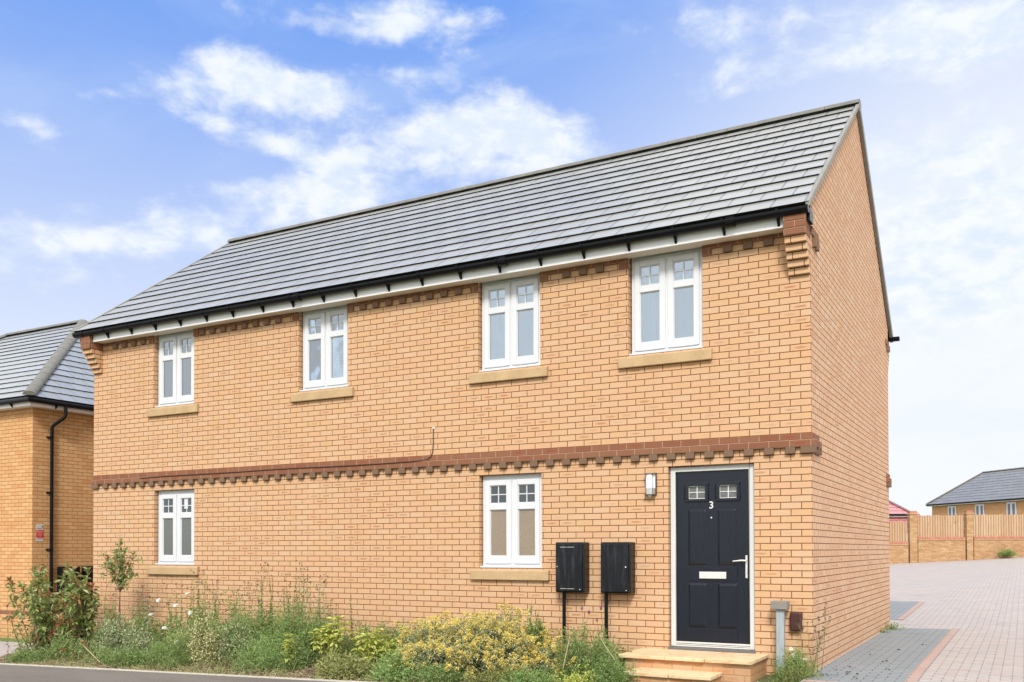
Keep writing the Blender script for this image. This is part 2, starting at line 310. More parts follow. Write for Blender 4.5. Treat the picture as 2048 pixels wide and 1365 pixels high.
def leaf_mat(name, cols, trans=.25, rough=.5, spec=.4):
    """cols: colours picked at random per leaf"""
    m, k, b = mat(name); o = k.n['Material Output']; g = k.new('ShaderNodeNewGeometry'); r = g.outputs['Random Per Island']
    c = k.ramp(r, [(i/(len(cols)-1), q) for i, q in enumerate(cols)])
    n = k.noise(k.new('ShaderNodeTexCoord').outputs['Object'], 30, 3); c = k.mix(1., c, k.ramp(n, [(.3, (.8,.8,.8)), (.7, (1.15,1.15,1.1))]), 'MULTIPLY')
    k.put(b.inputs['Base Color'], c); b.inputs['Roughness'].default_value = rough; b.inputs['Specular IOR Level'].default_value = spec
    t = k.new('ShaderNodeBsdfTranslucent'); k.put(t.inputs[0], c); mx = k.new('ShaderNodeMixShader'); mx.inputs[0].default_value = trans
    k.l.new(b.outputs[0], mx.inputs[1]); k.l.new(t.outputs[0], mx.inputs[2]); k.l.new(mx.outputs[0], o.inputs[0]); return m
LK = .98
def L_(*cs): return [srgb(*c, LK) for c in cs]
M['photinia'] = leaf_mat('photinia_leaf', L_((104,124,66),(134,150,84),(160,172,104),(122,140,76),(182,190,130),(146,160,92),(204,206,160)), .35, .4, .4)
M['photinia_red'] = leaf_mat('photinia_young_leaf', L_((170,116,82),(186,92,70),(160,140,88),(196,130,96),(150,84,62)), .3, .35)
M['weed'] = leaf_mat('weed_leaf', L_((100,126,66),(124,150,82),(148,168,100),(112,138,74),(168,182,120),(134,158,104)), .3)
M['weed_fine'] = leaf_mat('fine_weed_leaf', L_((112,142,76),(140,166,98),(160,182,116),(128,154,86)), .3)
M['weed_olive'] = leaf_mat('olive_weed_leaf', L_((120,128,72),(146,150,88),(168,168,108),(128,140,84)), .3)
M['grass'] = leaf_mat('grass_blade', L_((124,142,78),(156,166,100),(182,182,124),(140,156,88),(196,186,140)), .3)
M['straw'] = leaf_mat('straw_blade', L_((206,186,148),(188,164,124),(222,206,170),(170,142,106)), .2, .7)
M['varieg'] = leaf_mat('variegated_leaf', L_((226,216,156),(120,134,84),(238,228,176),(96,116,66),(206,202,138),(150,156,100),(240,230,190)), .25, .4)
M['pale_varieg'] = leaf_mat('pale_variegated_leaf', L_((188,194,154),(130,146,104),(206,208,168),(108,130,84),(160,170,126)), .25, .4)
M['choisya'] = leaf_mat('yellow_green_leaf', L_((200,210,110),(214,214,120),(168,188,80),(230,222,140),(150,176,72),(204,208,106)), .35, .38)
M['senecio'] = leaf_mat('grey_green_leaf', L_((168,176,140),(146,158,122),(188,190,154),(120,136,100),(198,196,160)), .2, .6)
M['yellow'] = leaf_mat('yellow_petal', [srgb(*c, .95) for c in ((240,220,120),(236,210,98),(244,230,150),(226,204,112),(216,208,140))], .25, .6)
M['white_petal'] = leaf_mat('white_petal', [(.88,.88,.86),(.82,.82,.80)], .3, .6)
M['purple'] = leaf_mat('purple_petal', L_((150,76,150),(172,100,168)), .3, .6)
M['seed'] = leaf_mat('dark_seed_head', L_((72,48,44),(96,62,58),(58,40,36),(110,80,70)), .05, .8)
M['stem_g'] = simple('green_stem', srgb(140,140,88,.6), .7, .2, 20); M['stem_b'] = simple('brown_stem', srgb(118,88,66,.6), .8, .2, 20)
M['stem_dry'] = simple('dry_stem', srgb(206,186,150,.75), .8, .15, 20)
M['yellow_disc'] = simple('yellow_disc', srgb(226,190,60,.8), .8, .1, 20)

# ------------------------------------------------------------------ mesh helpers
class MB:
    def __init__(s): s.v = []; s.f = []; s.mi = []; s.uv = {}; s.mats = []
    def mat(s, m):
        if m not in s.mats: s.mats.append(m)
        return s.mats.index(m)
    def face(s, pts, m=None, uv=None):
        i = len(s.v); s.v += [tuple(p) for p in pts]; s.f.append(list(range(i, i+len(pts)))); s.mi.append(s.mat(m) if m else 0)
        if uv: s.uv[len(s.f)-1] = uv
    def box(s, x0, x1, y0, y1, z0, z1, m=None):
        p = [(x, y, z) for z in (z0, z1) for y in (y0, y1) for x in (x0, x1)]; i = len(s.v); s.v += p
        for q in ((0,2,3,1),(4,5,7,6),(0,1,5,4),(1,3,7,5),(3,2,6,7),(2,0,4,6)): s.f.append([i+a for a in q]); s.mi.append(s.mat(m) if m else 0)
    def hexa(s, p, m=None):
        i = len(s.v); s.v += [tuple(q) for q in p]
        for q in ((0,2,3,1),(4,5,7,6),(0,1,5,4),(1,3,7,5),(3,2,6,7),(2,0,4,6)): s.f.append([i+a for a in q]); s.mi.append(s.mat(m) if m else 0)
    def tube(s, pts, r, n=8, m=None, cap=True):
        pts = [Vector(p) for p in pts]; rs = r if hasattr(r, '__len__') else [r]*len(pts); base = len(s.v); prev = None
        for j, p in enumerate(pts):
            d = (pts[min(j+1, len(pts)-1)] - pts[max(j-1, 0)]).normalized()
            a = Vector((0, 0, 1)) if abs(d.z) < .9 else Vector((1, 0, 0))
            if prev is not None: a = prev
            e1 = (a - d*a.dot(d)).normalized(); e2 = d.cross(e1); prev = e1
            for q in range(n):
                t = 2*math.pi*q/n; s.v.append(tuple(p + (e1*math.cos(t) + e2*math.sin(t))*rs[j]))
        mi = s.mat(m) if m else 0
        for j in range(len(pts)-1):
            for q in range(n): s.f.append([base+j*n+q, base+j*n+(q+1)%n, base+(j+1)*n+(q+1)%n, base+(j+1)*n+q]); s.mi.append(mi)
        if cap:
            s.f.append([base+q for q in range(n)][::-1]); s.mi.append(mi); s.f.append([base+(len(pts)-1)*n+q for q in range(n)]); s.mi.append(mi)
    def build(s, name, m=None, parent=None, bevel=0., smooth=False, seg=2):
        me = bpy.data.meshes.new(name); me.from_pydata(s.v, [], s.f)
        if m is not None: me.materials.append(m)
        else:
            for q in s.mats: me.materials.append(q)
            me.polygons.foreach_set('material_index', s.mi)
        if s.uv:
            ul = me.uv_layers.new(name='UVMap'); 
            for fi, uv in s.uv.items():
                for li, q in zip(me.polygons[fi].loop_indices, uv): ul.data[li].uv = q
        bm = bmesh.new(); bm.from_mesh(me)
        if not s.uv and (bevel or smooth): bmesh.ops.remove_doubles(bm, verts=bm.verts, dist=1e-5)
        if not s.uv: bmesh.ops.recalc_face_normals(bm, faces=bm.faces)
        bm.to_mesh(me); bm.free()
        if smooth:
            me.polygons.foreach_set('use_smooth', [True]*len(me.polygons))
        o = bpy.data.objects.new(name, me); col.objects.link(o)
        if bevel:
            b = o.modifiers.new('bevel', 'BEVEL'); b.width = bevel; b.segments = seg; b.limit_method = 'ANGLE'; b.angle_limit = R(40)
        if smooth and bevel == 0:
            try:
                e = o.modifiers.new('edges', 'EDGE_SPLIT'); e.split_angle = R(50)
            except Exception: pass
        if parent: par(o, parent)
        return o
def par(o, p):
    bpy.context.view_layer.update(); o.parent = p; o.matrix_parent_inverse = p.matrix_world.inverted()
def tag(o, label=None, cat=None, group=None, kind=None):
    if label: o['label'] = label
    if cat: o['category'] = cat
    if group: o['group'] = group
    if kind: o['kind'] = kind
    return o
def empty(name, loc, label, cat, group=None):
    o = bpy.data.objects.new(name, None); o.empty_display_size = .2; o.location = loc; col.objects.link(o); tag(o, label, cat, group)
    bpy.context.view_layer.update(); return o
def place(parts, root, loc, rz):
    """move a thing modelled at the origin to its spot"""
    root.location = loc; root.rotation_euler = (0, 0, rz)

# ------------------------------------------------------------------ terrain and ground
def T(x, y):
    a = -.035 + (.0262*max(x, -17.5) if x < 0 else .01*min(x, 12))
    z = a + .034*max(min(y, 0), -4)
    if x > -.5 or y > 6.6:
        z2 = -.035 + (.01*min(x, 12) if x > 0 else 0) + .034*max(min(y, 0), -4) + max(0, min(y, 45)-7)*(.0275+.0013*max(-8, min(x, 14)))
        k = min(1, max(0, (x+11)/8)); z = z*(1-k) + z2*k if y > 6.6 else z2 if x > 0 else z
    return z
def sheet(name, xs, ys, m, dz=0., zf=None, kind='structure', jitter=0.):
    mb = MB(); zf = zf or T
    g = {}
    vs = [(x, y, zf(x, y)+dz+(random.uniform(-jitter, jitter) if jitter else 0)) for y in ys for x in xs]; n = len(xs)
    mb.v = vs; mb.f = [[j*n+i, j*n+i+1, (j+1)*n+i+1, (j+1)*n+i] for j in range(len(ys)-1) for i in range(n-1)]; mb.mi = [0]*len(mb.f)
    o = mb.build(name, m, smooth=False); tag(o, kind=kind); return o
lin = lambda a, b, n: [a+(b-a)*i/(n-1) for i in range(n)]
gx = [-900,-300,-120,-60,-40] + lin(-30, 30, 31) + [40,60,120,300,900]; gy = [-900,-300,-100,-40,-20] + lin(-14, 50, 33) + [70,120,300,900]
sheet('ground', gx, gy, M['ground'], -.05)
sheet('paving', lin(.0, 24, 25), lin(-1.88, 6.6, 9), M['pav'], .0)
sheet('paving', lin(-11, 24, 36), [6.6, 7] + lin(8, 44, 37), M['pav'], .0)
sheet('paving', [.02, .95], lin(-.60, 6.33, 8), M['pav_grey'], .004)
sheet('paving', lin(-4, -.05, 4), [7.9, 9, 10, 11, 12.2], M['pav_grey'], .004)
sheet('paving', [.95, 1.06], lin(-.71, 6.43, 8), M['pav_pink'], .008)
sheet('paving', [.02, .95], [-.71, -.60], M['pav_pink'], .008)
sheet('paving', [-.05, .07], [7.9, 9, 10, 11, 12.2], M['pav_pink'], .008)
sheet('driveway', lin(-30, -12.15, 8), lin(-1.88, .35, 4), M['pav'], .0)
sheet('footpath', lin(-40, 26, 34), lin(-4.4, -1.95, 4), M['asphalt'], .0)
sheet('road', lin(-60, 60, 31), lin(-11.5, -4.6, 6), M['asphalt'], -.10)
def bar(name, pts_x, y0, y1, z0, z1, m):
    mb = MB()
    for a, b in zip(pts_x[:-1], pts_x[1:]):
        za, zb = T(a, y0), T(b, y0)
        mb.hexa([(a,y0,za+z0),(b-.004,y0,zb+z0),(a,y1,za+z0),(b-.004,y1,zb+z0),(a,y0,za+z1),(b-.004,y0,zb+z1),(a,y1,za+z1),(b-.004,y1,zb+z1)])
    return tag(mb.build(name, m, bevel=.004), kind='structure')
bar('path_edging', lin(-40, 26, 73), -1.95, -1.885, -.1, .012, M['edging'])
bar('kerb', lin(-60, 60, 120), -4.6, -4.42, -.2, .01, M['edging'])
def bedz(x, y):
    d = min(1, max(0, (y+1.88)/.5)); st_ = min(1, max(0, (x+2.6)/.6)); return T(x, y) - .02 + .04*d*(1-st_) - st_*.10 + .02*math.sin(x*3.1+y*4)*d + .015*math.sin(x*7.7-y*6)*d
sheet('planting_bed', lin(-12.1, -1.95, 90), lin(-1.885, .0, 18), M['soil'], 0., bedz, jitter=.012)
sheet('planting_bed', lin(-1.95, 0.02, 22), lin(-1.885, .0, 18), M['soil'], 0., bedz, jitter=.010)

# ------------------------------------------------------------------ roof builder
def slope(mb, O, X, S, n, gauge, xl, xr, tw=.36, m=None, th=.023, row0=0, butt=None):
    """courses of tiles on a plane: O origin at eave, X along the eave, S up the slope; xl(s), xr(s) ends"""
    O = Vector(O); X = Vector(X).normalized(); S = Vector(S).normalized(); N = X.cross(S).normalized()
    if N.z < 0: N = -N
    for i in range(n):
        s0, s1 = i*gauge, (i+1)*gauge+.012
        a0, b0, a1, b1 = xl(s0), xr(s0), xl(s1), xr(s1)
        if b1-a1 < .02: a1 = b1 = (a1+b1)/2
        if b0-a0 < .05: break
        sg = max(1, int((b0-a0)/1.2)); off = .5*(i % 2) + row0
        P = lambda x, s, h: O + X*x + S*s + N*h
        for q in range(sg):
            u0, u1 = q/sg, (q+1)/sg
            w0, w1 = a0+(b0-a0)*u0, a0+(b0-a0)*u1; v0, v1 = a1+(b1-a1)*u0, a1+(b1-a1)*u1
            j0 = .0025*math.sin(w0*5.3+i*2.1); j1 = .0025*math.sin(w1*5.3+i*2.1)
            mb.face([P(w0,s0,th+j0), P(w1,s0,th+j1), P(v1,s1,.003), P(v0,s1,.003)], m, [(w0/tw+off+50,i+.0),(w1/tw+off+50,i+.0),(v1/tw+off+50,i+.99),(v0/tw+off+50,i+.99)])
            bt = butt or m
            mb.face([P(w0,s0+.022,-.008), P(w1,s0+.022,-.008), P(w1,s0,th+j1), P(w0,s0,th+j0)], bt, [(w0/tw+off+50,i+.5)]*4)
        mb.face([P(a0,s0+.02,-.008), P(a0,s0,th), P(a1,s1,.003), P(a1,s1,-.012)], bt, [(.5+i,i+.5)]*4)
        mb.face([P(b0,s0,th), P(b0,s0+.02,-.012), P(b1,s1,-.012), P(b1,s1,.003)], bt, [(.5+i,i+.5)]*4)
M['butt'] = simple('tile_shadow_underside', (.03,.032,.035), .9, .2, 8)  # near-black colour paints the shadow line under each tile course

def ridge_run(mb, p0, p1, seg, r=.115, m=None, lift=.0, mj=None):
    p0, p1 = Vector(p0), Vector(p1); d = p1-p0; L = d.length; d.normalize(); n = max(1, round(L/seg)); sd_ = d.cross(Vector((0, 0, 1))).normalized(); up = sd_.cross(d).normalized()
    for i in range(n):
        a = p0+d*(L*i/n+.004); b = p0+d*(L*(i+1)/n-.002)
        ring = []
        for p, rr in ((a, r*1.03), (b, r)):
            ring.append([p + sd_*math.cos(t)*rr + up*(math.sin(t)*rr*.72+lift) for t in [math.pi*q/8 for q in range(9)]])
        for q in range(8): mb.face([ring[0][q], ring[0][q+1], ring[1][q+1], ring[1][q]], m)
        mb.face(ring[0], m); mb.face(ring[1][::-1], m)

# ------------------------------------------------------------------ main house
L_H, D_H = 11.8125, 6.525
WZ = .35
house = empty('brick_house', (-5.9, 3.26, -.1), 'large two storey buff brick house with dark front door and long grey tiled roof', 'house')
WIN = [(-10.314,3.6,'upper'), (-7.249,3.6,'upper'), (-4.191,3.6,'upper'), (-2.098,3.6,'upper'), (-10.300,1.05,'grey'), (-4.178,1.05,'warm')]
WW, WH = .875, 1.2
DOOR = (-1.618, -.638, .13, 2.25)
ops = [(x-.018, x+WW+.018, z, z+WH) for x, z, _ in WIN] + [(DOOR[0]-.012, DOOR[1]+.012, DOOR[2], DOOR[3])]
TOPZ = 4.86
def wall_plane(mb, x0, x1, z0, z1, ops, y, rev, m):
    xs = sorted({x0, x1, *[o[0] for o in ops], *[o[1] for o in ops]}); zs = sorted({z0, z1, *[min(o[3], z1) for o in ops], *[o[2] for o in ops]})
    for a, b in zip(xs[:-1], xs[1:]):
        for c_, d in zip(zs[:-1], zs[1:]):
            cx, cz = (a+b)/2, (c_+d)/2
            if any(o[0] < cx < o[1] and o[2] < cz < o[3] for o in ops): continue
            mb.face([(a,y,c_),(b,y,c_),(b,y,d),(a,y,d)], m)
    for a, b, c_, d in ops:
        mb.face([(a,y,c_),(a,y+rev,c_),(a,y+rev,d),(a,y,d)], m); mb.face([(b,y+rev,c_),(b,y,c_),(b,y,d),(b,y+rev,d)], m)
        mb.face([(a,y,d),(a,y+rev,d),(b,y+rev,d),(b,y,d)], m); mb.face([(a,y+rev,c_),(a,y,c_),(b,y,c_),(b,y+rev,c_)], m)
mb = MB()
wall_plane(mb, -L_H, 0, -.6, TOPZ, ops, 0, .2, M['brick'])
SL = (7.561-.10-4.80)/(D_H/2)                       # underside slope of the gable
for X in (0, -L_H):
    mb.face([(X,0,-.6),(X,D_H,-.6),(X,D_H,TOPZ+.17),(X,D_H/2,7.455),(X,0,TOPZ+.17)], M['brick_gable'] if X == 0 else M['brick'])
mb.face([(0,D_H,-.6),(-L_H,D_H,-.6),(-L_H,D_H,TOPZ),(0,D_H,TOPZ)], M['brick'])
mb.build('wall', None, house)
# red and brown brick band, two courses and a dentil course
def dent_row(mb, z0, z1, pr, start, n0, n1, skip=lambda c: False, m=None, wdt=.1025):
    for n in range(n0, n1):
        c = -(.225+.225*n)
        if skip(c): continue
        j = random.uniform(-.004, .004)
        mb.box(c-wdt/2+j, c+wdt/2+j, -pr+random.uniform(-.003,.003), .0, z0+.004, z1, m)
mb = MB()
mb.box(-L_H, .020, -.020, .0, 2.478, 2.545); mb.box(-L_H, .045, -.045, .0, 2.40, 2.475)
mb.box(.0, .020, .0, .3375, 2.478, 2.545); mb.box(.0, .045, .0, .3375, 2.40, 2.475)
mb.box(.0, .020, D_H-.34, D_H, 2.478, 2.545); mb.box(.0, .045, D_H-.34, D_H, 2.40, 2.475)
mb.build('string_course', M['red_brick'], house, bevel=.003)
mb = MB(); dent_row(mb, 2.325, 2.399, .045, 0, 0, 51)
mb.box(-.11, .045, -.045, .0, 2.329, 2.399); mb.box(-L_H, -L_H+.155, -.045, 0, 2.329, 2.399)
for yy in (.0, .16, .285): mb.box(.0, .045, yy+.002, yy+.055, 2.329, 2.399)
for yy in (D_H-.06, D_H-.19, D_H-.33): mb.box(.0, .045, yy, yy+.055, 2.329, 2.399)
mb.build('dentil_course', M['dent'], house, bevel=.003)
# eaves band between the windows
segs = []; cur = -L_H+.24
for x, z, kd in sorted([q for q in WIN if q[1] > 3]):
    segs.append((cur, x-.018)); cur = x+WW+.018
segs.append((cur, -.24))
mb = MB()
for i, (a, b) in enumerate(segs):
    mb = MB(); mb.box(a, b, -.025, 0, 4.728, 4.80)
    if i: mb.box(a, a+.11, -.020, 0, 4.65, 4.7275)
    if i < len(segs)-1: mb.box(b-.11, b, -.020, 0, 4.65, 4.7275)
    mb.build('eaves_course', M['red_brick'], house, bevel=.003)
for a, b in ((0, .36), (D_H-.34, D_H)):
    mb = MB(); mb.box(0, .022, a, b, 4.72, 4.80); mb.build('eaves_course', M['red_brick'], house, bevel=.003)
mb = MB()
inside = lambda c: not any(a+.12 < c-.05 and c+.05 < b-.12 for a, b in segs)
dent_row(mb, 4.65, 4.727, .042, 0, 0, 52, skip=inside)
for yy in (.10, .235): mb.box(0, .04, yy, yy+.07, 4.60, 4.72)
for yy in (D_H-.08, D_H-.21): mb.box(0, .04, yy, yy+.06, 4.62, 4.72)
mb.build('eaves_dentil_course', M['dent'], house, bevel=.003)
# corbelled kneelers
for X0, X1 in ((-.2275, -.002), (-L_H+.002, -L_H+.2275)):
    mb = MB()
    for i in range(5):
        z = 4.275+.075*i; mb.box(X0, X1, -.045*(i+1), 0, z+.006, z+.075)
    kb = mb.build('kneeler', M['light_dent'], house, bevel=.003)
    mb = MB()
    for i in range(3): mb.box(X0-.002, X1+.002, -.262-.002*i, 0, 4.653+.075*i, 4.725+.075*i-(.0 if i < 2 else -.02))
    mb.build('kneeler_cap', M['red_brick'], kb, bevel=.003)
mb = MB()
for i in range(5): mb.box(-.22, -.002, D_H, D_H+.045*(i+1), 4.281+.075*i, 4.35+.075*i)
mb.build('kneeler', M['light_dent'], house, bevel=.003)
# roof
PT = math.atan2(7.50-4.95, D_H/2+.30); S_ = (0, math.cos(PT), math.sin(PT)); EY, EZ = -.30, 4.945
LEN = math.hypot(D_H/2+.30, 7.50-4.95); GA = LEN/13
XR, XL = .045, -L_H-.145
mb = MB()
slope(mb, (0, EY, EZ), (1,0,0), S_, 13, GA, lambda s: XL, lambda s: XR, m=M['tile'], butt=M['butt'])
slope(mb, (0, D_H-EY, EZ), (1,0,0), (0, -S_[1], S_[2]), 13, GA, lambda s: XL, lambda s: XR, m=M['tile'], butt=M['butt'])
mb.face([(XL,EY+.03,EZ-.02),(XR,EY+.03,EZ-.02),(XR,D_H/2,7.47),(XL,D_H/2,7.47)], M['butt'], [(.5,.5)]*4)
mb.face([(XL,D_H-EY-.03,EZ-.02),(XR,D_H-EY-.03,EZ-.02),(XR,D_H/2,7.47),(XL,D_H/2,7.47)], M['butt'], [(.5,.5)]*4)
roof = mb.build('roof', None, house)
mb = MB(); ridge_run(mb, (XL,D_H/2,7.475), (XR+.01,D_H/2,7.475), .4625, .12, M['ridge']); mb.build('ridge_tiles', None, roof, smooth=True)
for sgn, y0 in ((1, EY), (-1, D_H-EY)):
    for X, dxx in ((XR-.035, .045), (XL-.012, .045)):
        mb = MB()
        a = Vector((X, y0-.005*sgn, EZ-.035)); b = Vector((X, D_H/2, 7.50-.035))
        if sgn < 0 and X > 0: X = .002; dxx = XR+.008; a.x = b.x = .002; a.z -= .06; b.z -= .06
        u = Vector((0, 0, .066 if not (sgn < 0 and X == .002) else .125)); q = Vector((dxx, 0, 0))
        mb.hexa([a, a+q, b, b+q, a+u, a+q+u, b+u, b+q+u]); mb.build('verge_trim', M['verge'], roof, bevel=.006)
mb = MB()
mb.box(-L_H+.235, -.243, D_H+.18, D_H+.2, 4.765, 4.925); mb.build('fascia', M['fascia'], house, bevel=.003)
mb = MB(); mb.box(-L_H+.235, -.243, -.2, -.18, 4.765, 4.925)
fas = mb.build('fascia', M['fascia'], house, bevel=.003)
mb = MB(); mb.box(-L_H+.235, -.243, -.178, .012, 4.768, 4.784)
mb.build('soffit', M['soffit'], fas)
def gutter(x0, x1, y, z, r=.055, parent=None, brackets=(), m=None, sgn=-1):
    mb = MB(); n = 10
    prof = [(math.cos(math.pi+math.pi*q/n)*r, math.sin(math.pi+math.pi*q/n)*r) for q in range(n+1)]
    prof = [(-r-.006, .012), (-r, .008)] + prof[1:-1] + [(r, .008)]
    inn = [(p[0]*.93, p[1]*.93) for p in prof]
    for a, b in ((prof, None), (inn, None)):
        for p, q in zip(a[:-1], a[1:]): mb.face([(x0,y+p[0],z+p[1]),(x1,y+p[0],z+p[1]),(x1,y+q[0],z+q[1]),(x0,y+q[0],z+q[1])])
    for X in (x0, x1): mb.face([(X, y+p[0], z+p[1]) for p in prof])
    g = mb.build('gutter', m or M['black'], parent)
    for bx in brackets:
        mb = MB()
        pts = [(math.cos(math.pi+math.pi*q/n)*(r+.006), math.sin(math.pi+math.pi*q/n)*(r+.006)) for q in range(n+1)]
        pts = [(pts[0][0]-.002, .020)] + pts
        for p, q in zip(pts[:-1], pts[1:]):
            mb.hexa([(bx-.012,y+p[0],z+p[1]),(bx+.012,y+p[0],z+p[1]),(bx-.012,y+q[0],z+q[1]),(bx+.012,y+q[0],z+q[1]),
                     (bx-.012,y+p[0]*.93,z+p[1]*.93),(bx+.012,y+p[0]*.93,z+p[1]*.93),(bx-.012,y+q[0]*.93,z+q[1]*.93),(bx+.012,y+q[0]*.93,z+q[1]*.93)])
        mb.hexa([(bx-.014,y-.01,z-.055),(bx+.014,y-.01,z-.055),(bx-.014,y+.060,z-.135),(bx+.014,y+.060,z-.135),
                 (bx-.010,y+.03,z-.03),(bx+.010,y+.03,z-.03),(bx-.010,y+.062,z-.02),(bx+.010,y+.062,z-.02)])
        mb.build('gutter_bracket', m or M['black'], g)
    return g
BR = [-.29,-.888,-1.45,-2.018,-2.596,-3.177,-3.758,-4.34,-4.938,-5.485,-6.046,-6.615,-7.179,-7.76,-8.362,-8.916,-9.482,-10.046,-10.608,-11.179,-11.72]
gt = gutter(-L_H-.14, .035, -.262, 4.915, .057, house, BR)
mb = MB()
for X in (-.80, -3.68, -7.05):                      # union clips on the gutter joints
    mb.tube([(X-.05,-.262,4.905),(X+.05,-.262,4.905)], .062, 12)
mb.box(-.245, .035, -.2, -.02, 4.80, 4.93); mb.box(-L_H-.10, -L_H+.24, -.2, -.02, 4.80, 4.93)
mb.build('gutter_union', M['black'], gt)
gutter(-L_H-.14, .16, D_H+.262, 4.915, .057, house, ())

# windows
def window(x, z, kind, parent, y=.07):
    mb = MB(); Wd, H = WW, WH; y0, y1 = y, y+.07; e = .048
    mb.box(x, x+e, y0, y1, z+.025, z+H); mb.box(x+Wd-e, x+Wd, y0, y1, z+.025, z+H)
    mb.box(x+e, x+Wd-e, y0, y1, z+.025, z+.025+e); mb.box(x+e, x+Wd-e, y0, y1, z+H-.082, z+H); mb.box(x+Wd/2-.026, x+Wd/2+.026, y0, y1, z+.025+e, z+H-.082)
    win = mb.build('window', M['white'], parent, bevel=.003)
    mb = MB(); mb.hexa([(x-.018,y0-.055,z+.004),(x+Wd+.018,y0-.055,z+.004),(x-.018,y1,z+.004),(x+Wd+.018,y1,z+.004),(x-.018,y0-.055,z+.024),(x+Wd+.018,y0-.055,z+.024),(x-.018,y1,z+.032),(x+Wd+.018,y1,z+.032)])
    mb.build('window_cill', M['white'], win, bevel=.003)
    zl0, zl1, zt0, zt1 = z+.150, z+.752, z+.832, z+1.066
    for s0 in (0, 1):
        a = x+.040 if s0 == 0 else x+Wd/2+.014; b = x+Wd/2-.014 if s0 == 0 else x+Wd-.040
        g0 = x+.106 if s0 == 0 else x+Wd/2+.083; g1 = x+Wd/2-.083 if s0 == 0 else x+Wd-.106
        ys, ye = y0-.016, y0+.055; zz0, zz1 = z+.058, z+H-.070
        mb = MB(); mb.box(a, g0, ys, ye, zz0, zz1); mb.box(g1, b, ys, ye, zz0, zz1)
        for p, q in ((zz0, zl0), (zl1, zt0), (zt1, zz1)): mb.box(g0, g1, ys, ye, p, q)
        sash = mb.build('sash', M['white'], win, bevel=.006, seg=2)
        # sloping glazing beads
        mb = MB()
        for (p, q) in ((zl0, zl1), (zt0, zt1)):
            w_ = .012
            for (c0, c1, c2, c3) in (((g0,p),(g1,p),(g1-w_,p+w_),(g0+w_,p+w_)), ((g1,p),(g1,q),(g1-w_,q-w_),(g1-w_,p+w_)), ((g1,q),(g0,q),(g0+w_,q-w_),(g1-w_,q-w_)), ((g0,q),(g0,p),(g0+w_,p+w_),(g0+w_,q-w_))):
                mb.face([(c0[0],ys+.003,c0[1]),(c1[0],ys+.003,c1[1]),(c2[0],ys+.024,c2[1]),(c3[0],ys+.024,c3[1])])
        mb.build('glazing_bead', M['white'], win)
        gm = {'upper': M['glass'], 'grey': M['frost_grey'], 'warm': M['frost_warm']}[kind]
        gt_ = M['glass'] if kind == 'upper' else M['glass_dark']
        for (p, q, mm) in ((zl0, zl1, gm), (zt0, zt1, gt_)):
            mb = MB(); mb.box(g0, g1, ys+.026, ys+.032, p, q); mb.build('pane', mm, win)
        mb = MB(); cx, cz = (g0+g1)/2, (zt0+zt1)/2
        mb.box(cx-.0062, cx+.0062, ys+.018, ys+.0255, zt0, zt1); mb.box(g0, cx-.0062, ys+.018, ys+.0255, cz-.0062, cz+.0062); mb.box(cx+.0062, g1, ys+.018, ys+.0255, cz-.0062, cz+.0062)
        mb.build('glazing_bar', M['white'], win)
    if kind == 'upper':
        mb = MB(); mb.box(x+Wd*.30, x+Wd*.72, y0-.014, y0, z+H-.048, z+H-.036); mb.build('trickle_vent', M['white'], win, bevel=.002)
    # backing box; dark colour stands in for the shade of the room
    mb = MB(); mb.box(x-.01, x+Wd+.01, y1+.30, y1+.31, z, z+H)
    for a_ in ((x-.015, x-.01), (x+Wd+.01, x+Wd+.015)): mb.box(*a_, y1, y1+.31, z, z+H)
    mb.box(x, x+Wd, y1, y1+.31, z+H-.002, z+H+.003); mb.box(x, x+Wd, y1, y1+.31, z-.003, z+.002)
    mb.build('room_backing', M['net'] if x > -6 and kind == 'upper' else M['room'], win)
    # stone sill
    a, b = x-.018-.115, x+Wd+.018+.115
    mb = MB(); zt = z-.002
    mb.hexa([(a,-.052,z-.150),(b,-.052,z-.150),(a,.0,z-.150),(b,.0,z-.150),(a,-.052,z-.030),(b,-.052,z-.030),(a,.0,z-.012),(b,.0,z-.012)])
    mb.hexa([(x-.017,0,z-.149),(x+Wd+.017,0,z-.149),(x-.017,.10,z-.149),(x+Wd+.017,.10,z-.149),(x-.017,0,z-.014),(x+Wd+.017,0,z-.014),(x-.017,.10,z+.002),(x+Wd+.017,.10,z+.002)])
    mb.build('stone_sill', M['stone'], win, bevel=.008)
    return win
def blind(win, x, z, x0, x1, z0=.1, z1=1.1):
    mb = MB(); n = int((z1-z0)/.026)
    for i in range(n):
        zz = z+z0+i*.026; mb.face([(x+x0,.19,zz),(x+x1,.19,zz),(x+x1,.205,zz+.021),(x+x0,.205,zz+.021)])
    mb.build('blind', M['slat'], win)
wins = []
for (x, z, kind) in WIN: wins.append(window(x, z, kind, house))
for wi, xw in ((2, -4.191), (3, -2.098)):
    mb = MB(); n_ = 26
    for q in range(n_):
        a_, b_ = xw+.06+.36*q/n_, xw+.06+.36*(q+1)/n_; ya, yb = .235+.012*math.sin(q*1.9), .235+.012*math.sin((q+1)*1.9); zz = 3.6
        mb.face([(a_,ya,zz+.02),(b_,yb,zz+.02),(b_,yb,zz+1.16),(a_,ya,zz+1.16)])
    mb.build('curtain', M['curt'], wins[wi])
blind(wins[1], -7.249, 3.6, .44, .84); blind(wins[1], -7.249, 3.6, .06, .42, .78, 1.12); blind(wins[0], -10.314, 3.6, .05, .44, .1, 1.12)
mb = MB()
for a in (.25,.30): mb.face([(-7.249+a,.185,3.68),(-7.249+a+.03,.195,3.68),(-7.249+a+.03,.195,4.7),(-7.249+a,.185,4.7)])
mb.build('curtain', M['slat'], wins[1])
